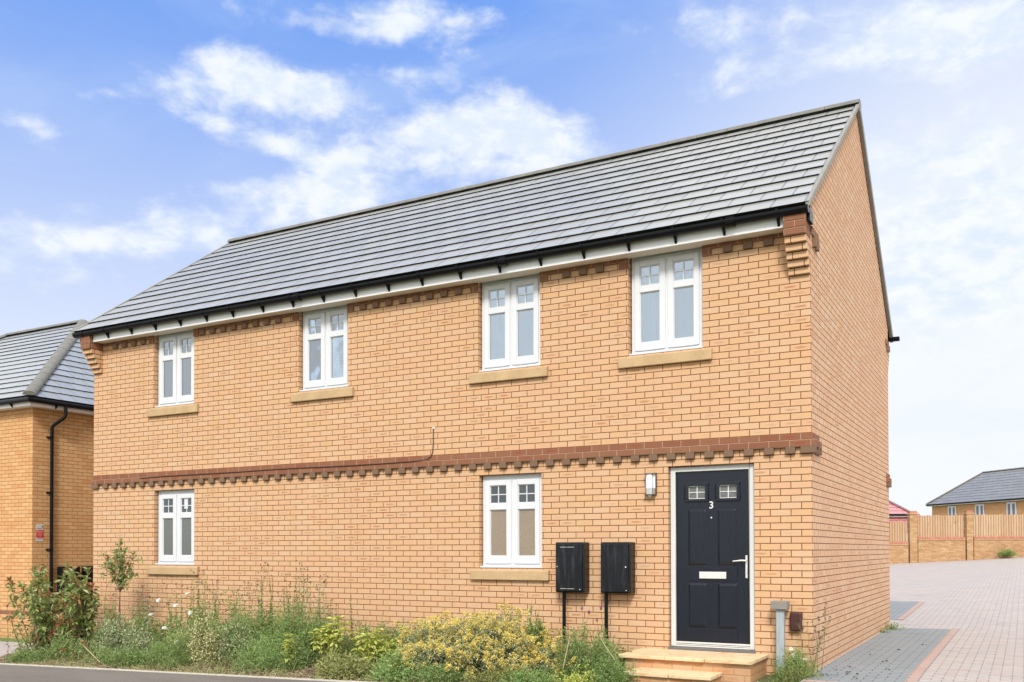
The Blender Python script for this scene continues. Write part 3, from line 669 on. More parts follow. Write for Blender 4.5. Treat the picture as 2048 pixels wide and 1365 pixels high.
mb = MB(); mb.box(-10.314+.47, -10.314+.83, .20, .30, 3.66, 3.86); mb.build('dark_box_behind_pane', M['brown_box'], wins[0], bevel=.01)  # dark box low behind the right pane
mb = MB()                                           # folded towel or notice hanging inside the lower left window
mb.box(-10.300+.585, -10.300+.665, .078, .083, 1.05+.90, 1.05+1.06); mb.build('paper_notice', M['white'], wins[4])

# front door
dl, dr, db, dt = DOOR
fy = .05
mb = MB(); e = .056
mb.box(dl, dl+e, fy, fy+.08, db+.03, dt-.006); mb.box(dr-e, dr, fy, fy+.08, db+.03, dt-.006); mb.box(dl+e, dr-e, fy, fy+.08, dt-.006-e, dt-.006)
df = mb.build('door_frame', M['grey_frame'], house, bevel=.005)
mb = MB(); mb.box(dl-.02, dr+.02, -.012, .13, db-.004, db+.026); mb.build('door_cill', M['threshold'], df, bevel=.004)
mb = MB(); mb.box(dl+e, dr-e, fy+.006, fy+.10, db+.03, db+.045); mb.box(dl+e, dr-e, fy+.018, fy+.10, db+.050, db+.062); mb.box(dl+e, dr-e, fy+.010, fy+.10, db+.068, db+.088)
mb.build('door_threshold', M['chrome_white'], df, bevel=.002)
lx0, lx1, lz0, lz1 = dl+e+.004, dr-e-.004, db+.09, dt-.006-e-.004
LW, LHt = lx1-lx0, lz1-lz0; ly = fy+.028
fx = lambda f: lx0+LW*f
fz = lambda f: lz1-LHt*f
mb = MB(); 
holes = [(fx(.175), fx(.405), fz(.160), fz(.082)), (fx(.60), fx(.83), fz(.160), fz(.082))]
wall_plane(mb, lx0, lx1, lz0, lz1, holes, ly, .03, None)
mb.box(lx0, lx1, ly+.031, ly+.045, lz0, lz1)
def pyr(mb, x0, x1, z0, z1, y, h, b):
    o = [(x0,y,z0),(x1,y,z0),(x1,y,z1),(x0,y,z1)]; i = [(x0+b,y-h,z0+b),(x1-b,y-h,z0+b),(x1-b,y-h,z1-b),(x0+b,y-h,z1-b)]
    for q in range(4): mb.face([o[q], o[(q+1)%4], i[(q+1)%4], i[q]])
    mb.face(i)
leaf = mb.build('door_leaf', M['door'], house)
mb = MB()
for a, b in ((.17,.425),(.575,.83)):
    pyr(mb, fx(a), fx(b), fz(.55), fz(.222), ly-.001, .018, .026); pyr(mb, fx(a), fx(b), fz(.915), fz(.655), ly-.001, .018, .026)
mb.box(fx(.165), fx(.835), ly-.008, ly, fz(.642), fz(.558)); mb.box(fx(.165), fx(.835), ly-.008, ly, fz(.995), fz(.925))
mb.build('door_panel', M['door'], leaf, bevel=.002)
for a, b, c_, d in holes:
    mb = MB(); t_ = .036
    for (x0, x1, z0, z1) in ((a-t_, b+t_, d, d+t_), (a-t_, b+t_, c_-t_, c_), (a-t_, a, c_, d), (b, b+t_, c_, d)): mb.box(x0, x1, ly-.016, ly+.002, z0, z1)
    mb.build('glazing_surround', M['door'], leaf, bevel=.007)
    mb = MB(); mb.box(a, b, ly+.016, ly+.020, c_, d); mb.build('door_pane', M['glass_door'], leaf)
    mb = MB(); cx, cz = (a+b)/2, (c_+d)/2
    mb.box(cx-.005, cx+.005, ly+.010, ly+.015, c_, d)
    for z0 in (cz-.004, c_, d-.008): mb.box(a, b, ly+.0085, ly+.0098, z0, z0+.008)
    for x0 in (a, b-.006): mb.box(x0, x0+.006, ly+.0105, ly+.0148, c_, d)
    mb.build('leaded_bar', M['chrome_white'], leaf)
mb = MB(); mb.box(fx(.325), fx(.69), ly-.022, ly-.008, fz(.628), fz(.588)); lb = mb.build('letterbox', M['chrome_white'], leaf, bevel=.004)
mb = MB(); mb.box(fx(.345), fx(.67), ly-.026, ly-.022, fz(.624), fz(.596)); mb.build('letterbox_flap', M['silver'], lb, bevel=.002) if False else lb
mb = MB(); cx, cz = fx(.49), fz(.272); mb.tube([(cx, ly+.002, cz), (cx, ly-.008, cz)], .009, 12); mb.build('peephole', M['chrome_white'], leaf)
mb = MB(); hx = fx(.958)
mb.tube([(hx, ly-.010, fz(.622)), (hx, ly-.010, fz(.492))], .0135, 10)
mb.tube([(hx, ly-.01, fz(.522)), (hx, ly-.05, fz(.522))], .010, 8); mb.tube([(hx+.006, ly-.05, fz(.522)), (hx-.05, ly-.055, fz(.521)), (hx-.145, ly-.05, fz(.526))], [.011,.010,.007], 8)
mb.tube([(hx, ly-.008, fz(.592)), (hx, ly-.028, fz(.592))], .010, 10)
mb.build('door_handle', M['chrome_white'], leaf, smooth=True)
def text_mesh(name, s, size, loc, m, parent, depth=.002, rot=(R(90), 0, 0), bold=.0):
    cu = bpy.data.curves.new(name, 'FONT'); cu.body = s; cu.size = size; cu.extrude = depth; cu.align_x = 'CENTER'; cu.align_y = 'CENTER'; cu.offset = bold
    tmp = bpy.data.objects.new(name+'_tmp', cu); col.objects.link(tmp); dg = bpy.context.evaluated_depsgraph_get()
    me = bpy.data.meshes.new_from_object(tmp.evaluated_get(dg)); bpy.data.objects.remove(tmp)
    me.materials.clear(); me.materials.append(m); o = bpy.data.objects.new(name, me); col.objects.link(o); o.location = loc; o.rotation_euler = rot
    if parent: par(o, parent)
    return o
text_mesh('door_number', '3', .115, (fx(.49), ly-.004, fz(.200)), M['chrome_white'], leaf, bold=.0015)

# ------------------------------------------------------------------ fittings on the wall
def meter_box(x0, x1, z0, z1, px, label, screw):
    r = empty('meter_box', ((x0+x1)/2, 0, z0), label, 'meter box', 'black meter boxes on the house front')
    mb = MB(); pyr_pts = None; d = .195
    mb.box(x0, x1, -d+.018, -.001, z0, z1); body = mb.build('box_body', M['meter'], r, bevel=.016, seg=3)
    mb = MB(); mb.box(x0+.018, x1-.018, -d, -d+.018, z0+.018, z1-.022)
    dd = mb.build('box_door', M['meter'], r, bevel=.005)
    mb = MB()
    for zz in ((z1-.062, z0+.045) if screw < .5 else ()):
        mb.box(x0+.075, x0+.16, -d-.003, -d+.0, zz, zz+.004); mb.box(x0+.17, x0+.26, -d-.003, -d+.0, zz, zz+.004)
    sx = x0+.035 if screw < .5 else x1-.05
    mb.tube([(sx,-d+.001,(z0+z1)/2+.01),(sx,-d-.004,(z0+z1)/2+.01)], .006 if screw < .5 else .009, 8)
    mb.tube([(x1-.045,-d+.001,z0+.04),(x1-.045,-d-.003,z0+.04)], .006, 8)
    mb.build('box_lock', M['chrome_white'], dd)
    mb = MB(); mb.tube([(px,-.045,z0+.01),(px,-.045,T(px,0)-.05)], .022, 12); mb.build('conduit', M['black'], r, smooth=True)
meter_box(-3.010, -2.628, .767, 1.376, -2.955, 'black streaked meter box beside the ground floor window, nearer the window of the two', .1)
meter_box(-2.413, -2.033, .767, 1.374, -2.395, 'black streaked meter box between the other meter box and the front door', .9)
lamp = empty('wall_lamp', (-1.83, 0, 1.9), 'half round silver and white wall lamp beside the front door', 'wall lamp')
mb = MB(); mb.box(-1.905, -1.765, -.02, 0, 1.925, 2.185); mb.build('back_plate', M['cable'], lamp, bevel=.004)
def halfcyl(name, z0, z1, r, m, par_, yb=-.02, cx=-1.835, sq=1.0):
    mb = MB(); n = 14; a = [(cx+math.cos(math.pi*q/n)*r, yb-math.sin(math.pi*q/n)*r*sq) for q in range(n+1)]
    for p, q in zip(a[:-1], a[1:]): mb.face([(*p,z0),(*q,z0),(*q,z1),(*p,z1)])
    mb.face([(*p,z0) for p in a]); mb.face([(*p,z1) for p in a][::-1]); return mb.build(name, m, par_, smooth=True)
halfcyl('lamp_shade', 2.005, 2.168, .058, M['lamp_opal'], lamp); halfcyl('lamp_collar', 1.936, 2.004, .060, M['silver'], lamp)
mb = MB()
for z0, z1 in ((2.168, 2.176), (1.928, 1.935)): mb.box(-1.9, -1.77, -.085, -.02, z0, z1)
for xx in (-1.79,): mb.tube([(xx,-.07,1.936),(xx,-.07,2.168)], .004, 6)
mb.build('lamp_rim', M['threshold'], lamp); mb = MB(); mb.tube([(-1.835,-.05,1.928),(-1.835,-.05,1.90)], [.024,.018], 12); mb.build('motion_sensor', M['silver'], lamp, smooth=True)
gp = empty('grey_post', (-.31, -.15, T(-.31,-.15)), 'grey plastic riser with a wide square cap beside the front door step', 'vent post')
mb = MB(); mb.box(-.358, -.272, -.17, -.10, T(-.3,-.1)-.05, .635); mb.build('post', M['grey_post'], gp, bevel=.01)
mb = MB(); mb.box(-.405, -.232, -.21, -.06, .636, .725); mb.build('post_cap', M['grey_cap'], gp, bevel=.008)
mb = MB(); mb.box(-.235, -.108, -.072, -.001, .395, .605); tag(mb.build('wall_box', M['brown_box'], None, bevel=.02, seg=3), 'small dark brown rounded box low on the wall between grey riser and house corner', 'service box')
# black cable lying along the red band and turning up into the wall
pts = [(-4.905,-.006,2.905),(-4.906,-.007,2.70),(-4.912,-.012,2.60),(-4.925,-.026,2.535),(-4.99,-.05,2.492),(-5.15,-.052,2.48),(-5.6,-.052,2.474)]
x = -6.2
while x > -11.0: pts.append((x, -.052, 2.474+.006*math.sin(x*2.3)+(-.02 if x < -9 else 0)*((-9-x)/2))); x -= .55
mb = MB(); mb.tube(pts, .0065, 6); tag(mb.build('cable', M['cable'], None, smooth=True), 'thin dark cable lying along the red brick band and turning up the wall', 'cable')
mb = MB(); mb.box(-4.925, -4.88, -.006, -.001, 2.90, 2.93); tag(mb.build('cable_entry_plate', M['sign_white'], None, bevel=.002), 'tiny pale plate where the cable enters the front wall', 'plate')

# front steps
st = empty('front_steps', (-1.2, -.5, T(-1.2,-1)), 'two brick steps with pale stone treads in front of the dark door', 'steps')
def tread(x0, x1, y0, y1, z0, z1, cuts):
    xs = [x0]+cuts+[x1]
    for a, b in zip(xs[:-1], xs[1:]):
        mb = MB(); n = 7; top = []; 
        ys = [y0+random.uniform(-.008,.008) for _ in range(n)]; X = lin(a+.003, b-.003, n)
        for i in range(n-1):
            mb.face([(X[i],ys[i],z1),(X[i+1],ys[i+1],z1),(X[i+1],y1,z1),(X[i],y1,z1)]); mb.face([(X[i],ys[i]+.006,z0),(X[i+1],ys[i+1]+.006,z0),(X[i+1],y1,z0),(X[i],y1,z0)])
            mb.face([(X[i],ys[i]+.006,z0),(X[i+1],ys[i+1]+.006,z0),(X[i+1],ys[i+1],z1),(X[i],ys[i],z1)])
        mb.face([(X[0],ys[0]+.006,z0),(X[0],ys[0],z1),(X[0],y1,z1),(X[0],y1,z0)]); mb.face([(X[-1],ys[-1],z1),(X[-1],ys[-1]+.006,z0),(X[-1],y1,z0),(X[-1],y1,z1)]); mb.face([(X[0],y1,z0),(X[-1],y1,z0),(X[-1],y1,z1),(X[0],y1,z1)])
        mb.build('tread', M['sandstone'], st, bevel=.005)
def sandstone():
    m, k, b = mat('pale_sandstone'); t = k.new('ShaderNodeTexCoord').outputs['Object']
    n = k.noise(k.vm('MULTIPLY', t, (1, 2.2, 1)), 4, 6, .65, 1.5); f = k.noise(t, 60, 4)
    c = k.ramp(n, [(.3, srgb(222,176,128,.8)), (.5, srgb(236,204,160,.85)), (.7, srgb(242,220,184,.85))])
    k.put(b.inputs['Base Color'], c); b.inputs['Roughness'].default_value = .8; bump(k, b, k.m('ADD', n, k.m('MULTIPLY', f, .3)), .006); return m
M['sandstone'] = sandstone()
mb = MB(); mb.box(-1.90, -.50, -.69, -.001, -.35, .086); mb.build('step_riser', M['brick_step'], st, bevel=.003)
mb = MB(); mb.box(-1.72, -.815, -1.07, -.691, -.35, -.051); mb.build('step_riser', M['brick_step'], st, bevel=.003)
tread(-1.955, -.475, -.745, -.002, .087, .126, [-1.42, -.98]); tread(-1.745, -.795, -1.115, -.692, -.05, -.012, [-1.25])

# ------------------------------------------------------------------ houses with hipped roofs
def hip_house(root, Wd, Dp, H, pitch, oh, mb_brick, mt, base=-1., gauge=.345, tw=.36, ridge_mat=None, brackets=True, ridge_seg=.46, rcol=None):
    """local frame: front wall y=0 from x=0 (right corner) to x=-Wd, back at y=Dp"""
    mb = MB(); mb.box(-Wd, 0, 0, Dp, base, H, mb_brick); wl = mb.build('wall', None, root)
    tp = math.tan(pitch); e = H+.13; half = Dp/2+oh; cp = math.cos(pitch)
    slen = half/cp; n = int(slen/gauge)+1; ga = slen/n; rm = MB()
    sp = (math.cos(pitch), math.sin(pitch))
    wf = Wd+2*oh
    slope(rm, (-Wd-oh, -oh, e), (1,0,0), (0, sp[0], sp[1]), n, ga, lambda s: s*cp, lambda s: wf-s*cp, tw, mt, butt=M['butt'])
    slope(rm, (-Wd-oh, Dp+oh, e), (1,0,0), (0, -sp[0], sp[1]), n, ga, lambda s: s*cp, lambda s: wf-s*cp, tw, mt, butt=M['butt'])
    df_ = Dp+2*oh
    slope(rm, (oh, -oh, e), (0,1,0), (-sp[0], 0, sp[1]), n, ga, lambda s: s*cp, lambda s: df_-s*cp, tw, mt, butt=M['butt'])
    slope(rm, (-Wd-oh, -oh, e), (0,1,0), (sp[0], 0, sp[1]), n, ga, lambda s: s*cp, lambda s: df_-s*cp, tw, mt, butt=M['butt'])
    rf = rm.build('roof', None, root)
    top = e+half*tp; a = (-Wd-oh+half, Dp/2, top+.0); b = (oh-half, Dp/2, top+.0)
    mb = MB(); rg = ridge_mat or M['ridge']; ridge_run(mb, a, b, ridge_seg, .12, rg)
    for c_, tgt in (((oh, -oh), b), ((oh, Dp+oh), b), ((-Wd-oh, -oh), a), ((-Wd-oh, Dp+oh), a)): ridge_run(mb, (c_[0], c_[1], e+.02), tgt, ridge_seg, .12, rg, lift=.0)
    mb.build('ridge_tiles', None, rf, smooth=True)
    mb = MB(); f = oh-.05
    for (x0, x1, y0, y1) in ((-Wd-f, f, -f, -f+.02), (-Wd-f, f, Dp+f-.02, Dp+f), (f-.02, f, -f+.02, Dp+f-.02), (-Wd-f, -Wd-f+.02, -f+.02, Dp+f-.02)): mb.box(x0, x1, y0, y1, H-.04, H+.10)
    for (x0, x1, y0, y1) in ((-Wd-f+.02, f-.02, -f+.02, .004), (-.004, f-.02, .004, Dp+f-.02)): mb.box(x0, x1, y0, y1, H-.037, H-.022)
    mb.build('fascia', M['fascia'], root, bevel=.003)
    g = .052; mb = MB()
    mb.tube([(-Wd-f-.05, -f-.055, H+.07), (f+.055, -f-.055, H+.07), (f+.055, Dp+f+.05, H+.07)], g, 10)
    if brackets:
        y = .35
        while y < Dp: mb.hexa([(f+.01,y-.012,H-.05),(f+.01,y+.012,H-.05),(f+.055,y-.012,H+.0),(f+.055,y+.012,H+.0),(f+.01,y-.012,H+.05),(f+.01,y+.012,H+.05),(f+.1,y-.012,H+.05),(f+.1,y+.012,H+.05)]); y += .95
        x_ = -.35
        while x_ > -Wd: mb.hexa([(x_-.012,-f-.01,H-.05),(x_+.012,-f-.01,H-.05),(x_-.012,-f-.055,H+.0),(x_+.012,-f-.055,H+.0),(x_-.012,-f-.01,H+.05),(x_+.012,-f-.01,H+.05),(x_-.012,-f-.1,H+.05),(x_+.012,-f-.1,H+.05)]); x_ -= .75
    mb.build('gutter', M['black'], root)
    return rf
NBC = at_t(66, 815, 18.6); nb = empty('brick_house', (0, 0, 0), 'buff brick house with hipped grey roof at the left edge of the picture', 'house')
NB_H = NBC.z + .04 + .6
ridge_L = 3.2
NBD = 8.5
NBW = ridge_L + NBD
hip_house(nb, NBW, NBD, NB_H, R(33.2), .25, M['brick_nb'], M['tile_nb'], -.3)
mb = MB()
xx, yy0 = .055, .38
mb.tube([(.25,.55,NB_H+.03),(.25,.55,NB_H-.14),(.235,.53,NB_H-.2),(.08,.40,NB_H-.36),(xx,yy0,NB_H-.42),(xx,yy0,2.),(xx,yy0,-.1)], .034, 12)
dp = mb.build('downpipe', M['black'], nb, smooth=True)
mb = MB()
for zz in (NB_H-.62, NB_H-1.75, NB_H-2.9, NB_H-4.0): mb.box(.004, xx+.04, yy0-.055, yy0-.03, zz, zz+.03); mb.tube([(xx,yy0,zz-.01),(xx,yy0,zz+.04)], .039, 12); mb.box(.004, .02, yy0-.09, yy0+.06, zz, zz+.03)
mb.build('pipe_clip', M['black'], dp)
mb = MB(); mb.box(-NBW, .01, -.01, 0, .60, .675); mb.box(0.0, .01, 0, NBD, .60, .675); mb.build('string_course', M['red_brick'], nb)
place(None, nb, (NBC.x, NBC.y, -.6), 0)
def nb_box(y0, y1, z0, z1, label):
    r = empty('meter_box', (NBC.x, (y0+y1)/2, z0), label, 'meter box', 'black meter boxes on the left house')
    mb = MB(); mb.box(NBC.x+.001, NBC.x+.17, y0, y1, z0, z1); mb.build('box_body', M['meter'], r, bevel=.016)
    mb = MB(); mb.box(NBC.x+.17, NBC.x+.188, y0+.02, y1-.02, z0+.02, z1-.02); mb.build('box_door', M['meter'], r, bevel=.004)
    mb = MB(); mb.tube([(NBC.x+.04,(y0+y1)/2,z0+.01),(NBC.x+.04,(y0+y1)/2,-.6)], .02, 8); mb.build('conduit', M['black'], r)
nb_box(1.80, 2.22, .36, .96, 'black meter box on the left house wall, partly behind reddish shrub leaves'); nb_box(2.36, 2.78, .36, .96, 'black meter box on the left house wall, against the edge of the main house')
sg = empty('alarm_sign', (NBC.x, 1.42, 1.5), 'small red and white alarm sign beside the black downpipe on the left house', 'sign')
mb = MB(); mb.box(NBC.x+.001, NBC.x+.006, 1.335, 1.495, 1.47, 1.82); mb.build('sign_board', M['sign_white'], sg, bevel=.001)
mb = MB(); mb.box(NBC.x+.0062, NBC.x+.008, 1.337, 1.493, 1.545, 1.70); mb.build('sign_panel', M['sign_red'], sg)
text_mesh('sign_text', 'Alarm', .058, (NBC.x+.009, 1.415, 1.668), M['sign_white'], sg, .0006, (R(90), 0, R(90)))
mb = MB()
for zz, w_ in ((1.63,.12),(1.605,.10),(1.578,.09)): mb.box(NBC.x+.0085, NBC.x+.0092, 1.415-w_/2, 1.415+w_/2, zz, zz+.006)
mb.build('sign_small_text', M['sign_white'], sg)
mb = MB()
for zz in (1.722, 1.518): mb.box(NBC.x+.0065, NBC.x+.0072, 1.355, 1.475, zz, zz+.009)
mb.box(NBC.x+.0065, NBC.x+.02, 1.455, 1.47, 1.765, 1.78); mb.build('sign_border_text', M['cable'], sg)

# far house on the right, above the fence
PA = at_t(1864, 1013, 84); PB = at_t(2048, 1001, 73.5)
dv_ = Vector((PB.x-PA.x, PB.y-PA.y, 0)); ang = math.atan2(dv_.y, dv_.x); FW = 19.
u_ = dv_.normalized(); FH = PA.z - .3 + .02
fh = empty('brick_house', (0,0,0), 'distant buff brick house with dark hipped roof above the fence', 'house')
hip_house(fh, FW, 5.9, FH, R(39.5), .35, M['brick_far'], M['tile_far'], -.5, .42, .6, ridge_mat=M['tile_far'] if False else M['grey_cap'], brackets=False, ridge_seg=1.5)
for px in (1904.5, 1960, 2023.5, 2085):
    v = ray(px, 1000); tt = ((PA-CAM).cross(u_)).z/(Vector((v.x, v.y, 0)).cross(u_)).z; p = CAM+v*tt
    lx = -FW + (Vector((p.x,p.y,0))-Vector((PA.x,PA.y,0))).dot(u_)
    if lx > -.8: continue
    z0 = FH-.12-1.15; mb = MB(); e = .13; W2 = 1.02
    for (a, b, c_, d) in ((lx-W2/2, lx-W2/2+e, z0, z0+1.15), (lx+W2/2-e, lx+W2/2, z0, z0+1.15), (lx-.1, lx+.1, z0+e, z0+1.15-e), (lx-W2/2+e, lx+W2/2-e, z0, z0+e), (lx-W2/2+e, lx+W2/2-e, z0+1.15-e, z0+1.15)): mb.box(a, b, -.06, -.001, c_, d)
    wn_ = mb.build('window', M['white'], fh); mb = MB()
    for a, b in ((lx-W2/2+e, lx-.1), (lx+.1, lx+W2/2-e)): mb.box(a, b, -.03, -.002, z0+e, z0+1.15-e)
    mb.build('pane', M['glass_far'], wn_)
place(None, fh, (PA.x+u_.x*FW, PA.y+u_.y*FW, .3), ang)
# red roofed house behind the fence
rc = at_t(1812, 1030, 58)
rh = empty('brick_house', (0,0,0), 'house with red tiled roof half hidden behind the big house', 'house')
hip_house(rh, 14, 7, rc.z-.1, R(38), .3, M['brick_far'], M['tile_red'], 0, .36, .4, ridge_mat=M['tile_red'], brackets=False)
mb = MB(); ez = rc.z-.9
slope(mb, (-1.5, -1.2, ez), (1,0,0), (0, .866, .5), 6, .36, lambda s: 0, lambda s: 2.55, .4, M['tile_red'], butt=M['butt'])
rpo = mb.build('porch_roof', None, rh); mb = MB()
mb.hexa([(1.05,-1.2,ez-.1),(1.12,-1.2,ez-.1),(1.05,.67,ez+.98),(1.12,.67,ez+.98),(1.05,-1.2,ez+.06),(1.12,-1.2,ez+.06),(1.05,.67,ez+1.14),(1.12,.67,ez+1.14)]); mb.box(-1.4, 1.0, -.9, .6, 0, ez-.1, M['brick_far'])
mb.build('porch_verge', M['fascia'], rpo)
place(None, rh, (rc.x, rc.y, 0), YAW*-1*0+(-YAW)*0-0.0)
rh.rotation_euler = (0, 0, -YAW*1.0*0+math.atan2(-math.sin(YAW), math.cos(YAW)))

# ------------------------------------------------------------------ garden wall, piers and fence panels
WT = 42.
def wp(px, py): return at_t(px, py, WT)
rot = math.atan2(R3.y, R3.x); o0 = wp(1817, 1100); org = Vector((o0.x, o0.y, 0))
ux = Vector((math.cos(rot), math.sin(rot), 0))
lxof = lambda px: (wp(px, 1100)-o0).dot(ux)
zof = lambda px, py: wp(px, py).z
gw = empty('garden_wall', (0,0,0), 'long low buff brick wall with red coping and piers at the back of the paved yard', 'wall')
mb = MB()
secs = [(lxof(1660), lxof(1817), zof(1800,1091)), (lxof(1836.5), lxof(1931), zof(1900,1081)), (lxof(1948.5), lxof(2062), zof(2000,1080)), (lxof(2079), lxof(2200), zof(2000,1080))]
for a, b, zt in secs: mb.box(a, b, 0, .215, -.5, zt)
mb.build('wall', M['brick_wall'], gw)
mb = MB()
for a, b, zt in secs: mb.box(a, b, -.03, .245, zt+.0, zt+.03, M['stone']); mb.box(a, b, -.015, .23, zt+.032, zt+.14, M['coping'])
cp_ = mb.build('coping', None, gw, bevel=.004)
for a, b, zt in ((lxof(1817), lxof(1837), zof(1826,1029)), (lxof(1931), lxof(1948.5), zof(1940,1028)), (lxof(2062), lxof(2079), zof(2000,1026))):
    a += .06; b -= .05; mb = MB(); mb.box(a, b, -.025, .25, -.5, zt); pr = mb.build('pier', M['brick_wall'], gw)
    mb = MB(); mb.box(a-.04, b+.04, -.06, .29, zt, zt+.045, M['stone']); mb.box(a+.01, b-.01, -.02, .25, zt+.046, zt+.15, M['coping']); mb.build('pier_cap', None, pr, bevel=.005)
place(None, gw, org, rot)
mb = MB()
fl = [('short length of timber board fence left of the brick piers, lower than the others', lxof(1660), lxof(1816.5), zof(1800,1088)+.05, zof(1800,1043.5)),
      ('pale timber board fence panel standing between the two brick piers', lxof(1837), lxof(1930.5), zof(1900,1078)+.03, zof(1900,1031)),
      ('timber board fence panel with a pale board run, right of the second pier', lxof(1949), lxof(2061.5), zof(2000,1077.5)+.03, zof(2000,1029.5))]
for lab, a, b, z0, z1 in fl:
    r = empty('fence_panel', (0,0,0), lab, 'fence', 'timber fence panels on the garden wall')
    mb = MB(); x = a
    while x < b-.02:
        x2 = min(b, x+.115); h = random.uniform(-.012,.012); mb.box(x, x2-.006, .10+random.uniform(0,.012), .125, z0, z1+h); x = x2
    mb.build('boards', M['fence'], r); mb = MB()
    for zz in (z0+.12, z1-.2): mb.box(a, b, .126, .17, zz, zz+.08)
    mb.build('rail', M['fence'], r); r.location = org; r.rotation_euler = (0, 0, rot)

# ================================================================== PLANTS
class Leaves:
    """many separate folded leaves gathered in one mesh"""
    def __init__(s): s.V = []; s.F = []; s.n = 0
    def add(s, P, Dr, L, W, up=None, fold=.25, droop=.15):
        P = np.atleast_2d(np.array(P, float)); n = len(P); Dr = np.array(Dr, float).reshape(n, 3); Dr /= np.linalg.norm(Dr, axis=1)[:, None]+1e-9
        L = np.broadcast_to(L, (n,)).reshape(n, 1); W = np.broadcast_to(W, (n,)).reshape(n, 1)
        rv = rng.normal(size=(n, 3))*.45 + np.array([0, 0, 1.])
        sd = np.cross(Dr, rv); sd /= np.linalg.norm(sd, axis=1)[:, None]+1e-9; nm = np.cross(sd, Dr)
        g = np.array([0, 0, -1.])
        tip = P+Dr*L+g*L*droop; a = P+Dr*L*.33+sd*W*.5+nm*W*fold; b = P+Dr*L*.72+sd*W*.38+nm*W*fold*.7+g*L*droop*.4; c = P+Dr*L*.72-sd*W*.38+nm*W*fold*.7+g*L*droop*.4; d = P+Dr*L*.33-sd*W*.5+nm*W*fold
        V = np.stack([P, a, b, tip, c, d], 1).reshape(-1, 3); i = np.arange(n)[:, None]*6+s.n
        F = np.concatenate([i+np.array([[0,1,2,3]]), i+np.array([[0,3,4,5]])], 0); s.V.append(V); s.F.append(F); s.n += 6*n
    def blades(s, P, Dr, L, W, bend=.35):
        P = np.atleast_2d(np.array(P, float)); n = len(P); Dr = np.array(Dr, float).reshape(n, 3); Dr /= np.linalg.norm(Dr, axis=1)[:, None]
        L = np.broadcast_to(L, (n,)).reshape(n, 1); W = np.broadcast_to(W, (n,)).reshape(n, 1)
        h = rng.normal(size=(n, 3)); h[:, 2] = 0; h /= np.linalg.norm(h, axis=1)[:, None]+1e-9; sd = np.cross(Dr, h); sd /= np.linalg.norm(sd, axis=1)[:, None]+1e-9
        b1 = P+Dr*L*.5+h*L*bend*.2; tip = P+Dr*L*.92+h*L*bend*.8-np.array([0,0,1.])*L*bend*.25
        V = np.stack([P-sd*W/2, P+sd*W/2, b1+sd*W*.4, tip, b1-sd*W*.4], 1).reshape(-1, 3); i = np.arange(n)[:, None]*5+s.n
        s.V.append(V); s.F.append(np.concatenate([i+np.array([[0,1,2,4]])], 0)); s.T = getattr(s, 'T', []); s.T.append(i+np.array([[4,2,3]])); s.n += 5*n
    def build(s, name, m, parent=None):
        V = np.concatenate(s.V); F = np.concatenate(s.F).tolist() + (np.concatenate(s.T).tolist() if getattr(s, 'T', None) else [])
        me = bpy.data.meshes.new(name); me.from_pydata(V.tolist(), [], F); me.materials.append(m); o = bpy.data.objects.new(name, me); col.objects.link(o)
        if parent: par(o, parent)
        return o
def unit(n, up=0.):
    v = rng.normal(size=(n, 3)); v[:, 2] += up; return v/np.linalg.norm(v, axis=1)[:, None]
def curve_pts(p0, p1, n=6, wob=.03):
    p0, p1 = np.array(p0, float), np.array(p1, float); t = np.linspace(0, 1, n)[:, None]; off = rng.normal(size=(1, 3))*wob; off[:, 2] = 0
    return p0+(p1-p0)*t + off*np.sin(t*math.pi)*1. + rng.normal(size=(n, 3))*wob*.15*(t*(1-t)*4)
gz = lambda x, y: bedz(x, y)
def bx_(px, Y, py=1250): return at_y(px, py, Y).x
def hz_(px, py, Y): return at_y(px, py, Y).z

def photinia(px, Y, tops, label, name='shrub', lsize=.098, bare=.25, red=.16, group=None, density=1., fork=None):
    """tops: list of (px, py) stem tips in the photo"""
    x0 = bx_(px, Y); r = empty(name, (x0, Y, gz(x0, Y)), label, 'shrub' if name != 'sapling' else 'small tree', group)
    st_ = MB(); lf = Leaves(); rd = Leaves()
    for (tx, ty) in tops:
        yy = Y+random.uniform(-.12,.12); tip = at_y(tx, ty, yy); base = (x0+random.uniform(-.08,.08), Y+random.uniform(-.06,.06), gz(x0, Y)-.02)
        if fork:
            fp = np.array(at_y(*fork, Y)); pts = curve_pts(fp, tip, 8, .02)
            if (tx, ty) == tops[0]:
                for e_ in (-.035, .03): st_.tube(curve_pts(np.array(base)+[e_,0,0], fp, 6, .012), [.011,.010,.009,.008,.007,.006], 6)
        else: pts = curve_pts(base, tip, 8, .05)
        st_.tube(pts, [(.006 if fork else .009)-(.004 if fork else .006)*i/7 for i in range(8)], 5)
        seg = pts[-1]-pts[0]; H = np.linalg.norm(seg)
        nw = int(H/.062*density)
        for i in range(nw):
            t = bare+(1-bare)*(i+random.random())/nw; q = t*7; j = min(6, int(q)); p = pts[j]+(pts[j+1]-pts[j])*(q-j)
            top = t > .9; nl = 7 if top else random.choice((2, 3, 4, 5))
            if random.random() < .4 and not top:      # side twig with a rosette
                d = unit(1, .3)[0]; p2 = p+d*random.uniform(.06,.17); st_.tube([p, p2], [.004,.003], 4); p = p2; nl = 7
            dirs = unit(nl, .35 if not top else .8); tgt = rd if (random.random() < red*(.35+t) and (top or nl >= 7)) else lf
            P = p+dirs*.01; tgt.add(P, dirs, rng.uniform(.7, 1.25, nl)*lsize, rng.uniform(.34,.46,nl)*lsize, fold=.18, droop=.22)
    st_.build('stem', M['stem_b'], r, smooth=False); lf.build('leaves', M['photinia'], r)
    if rd.n: rd.build('young_leaves', M['photinia_red'], r)
    return r
PG = 'photinia shrubs at the left end of the bed'
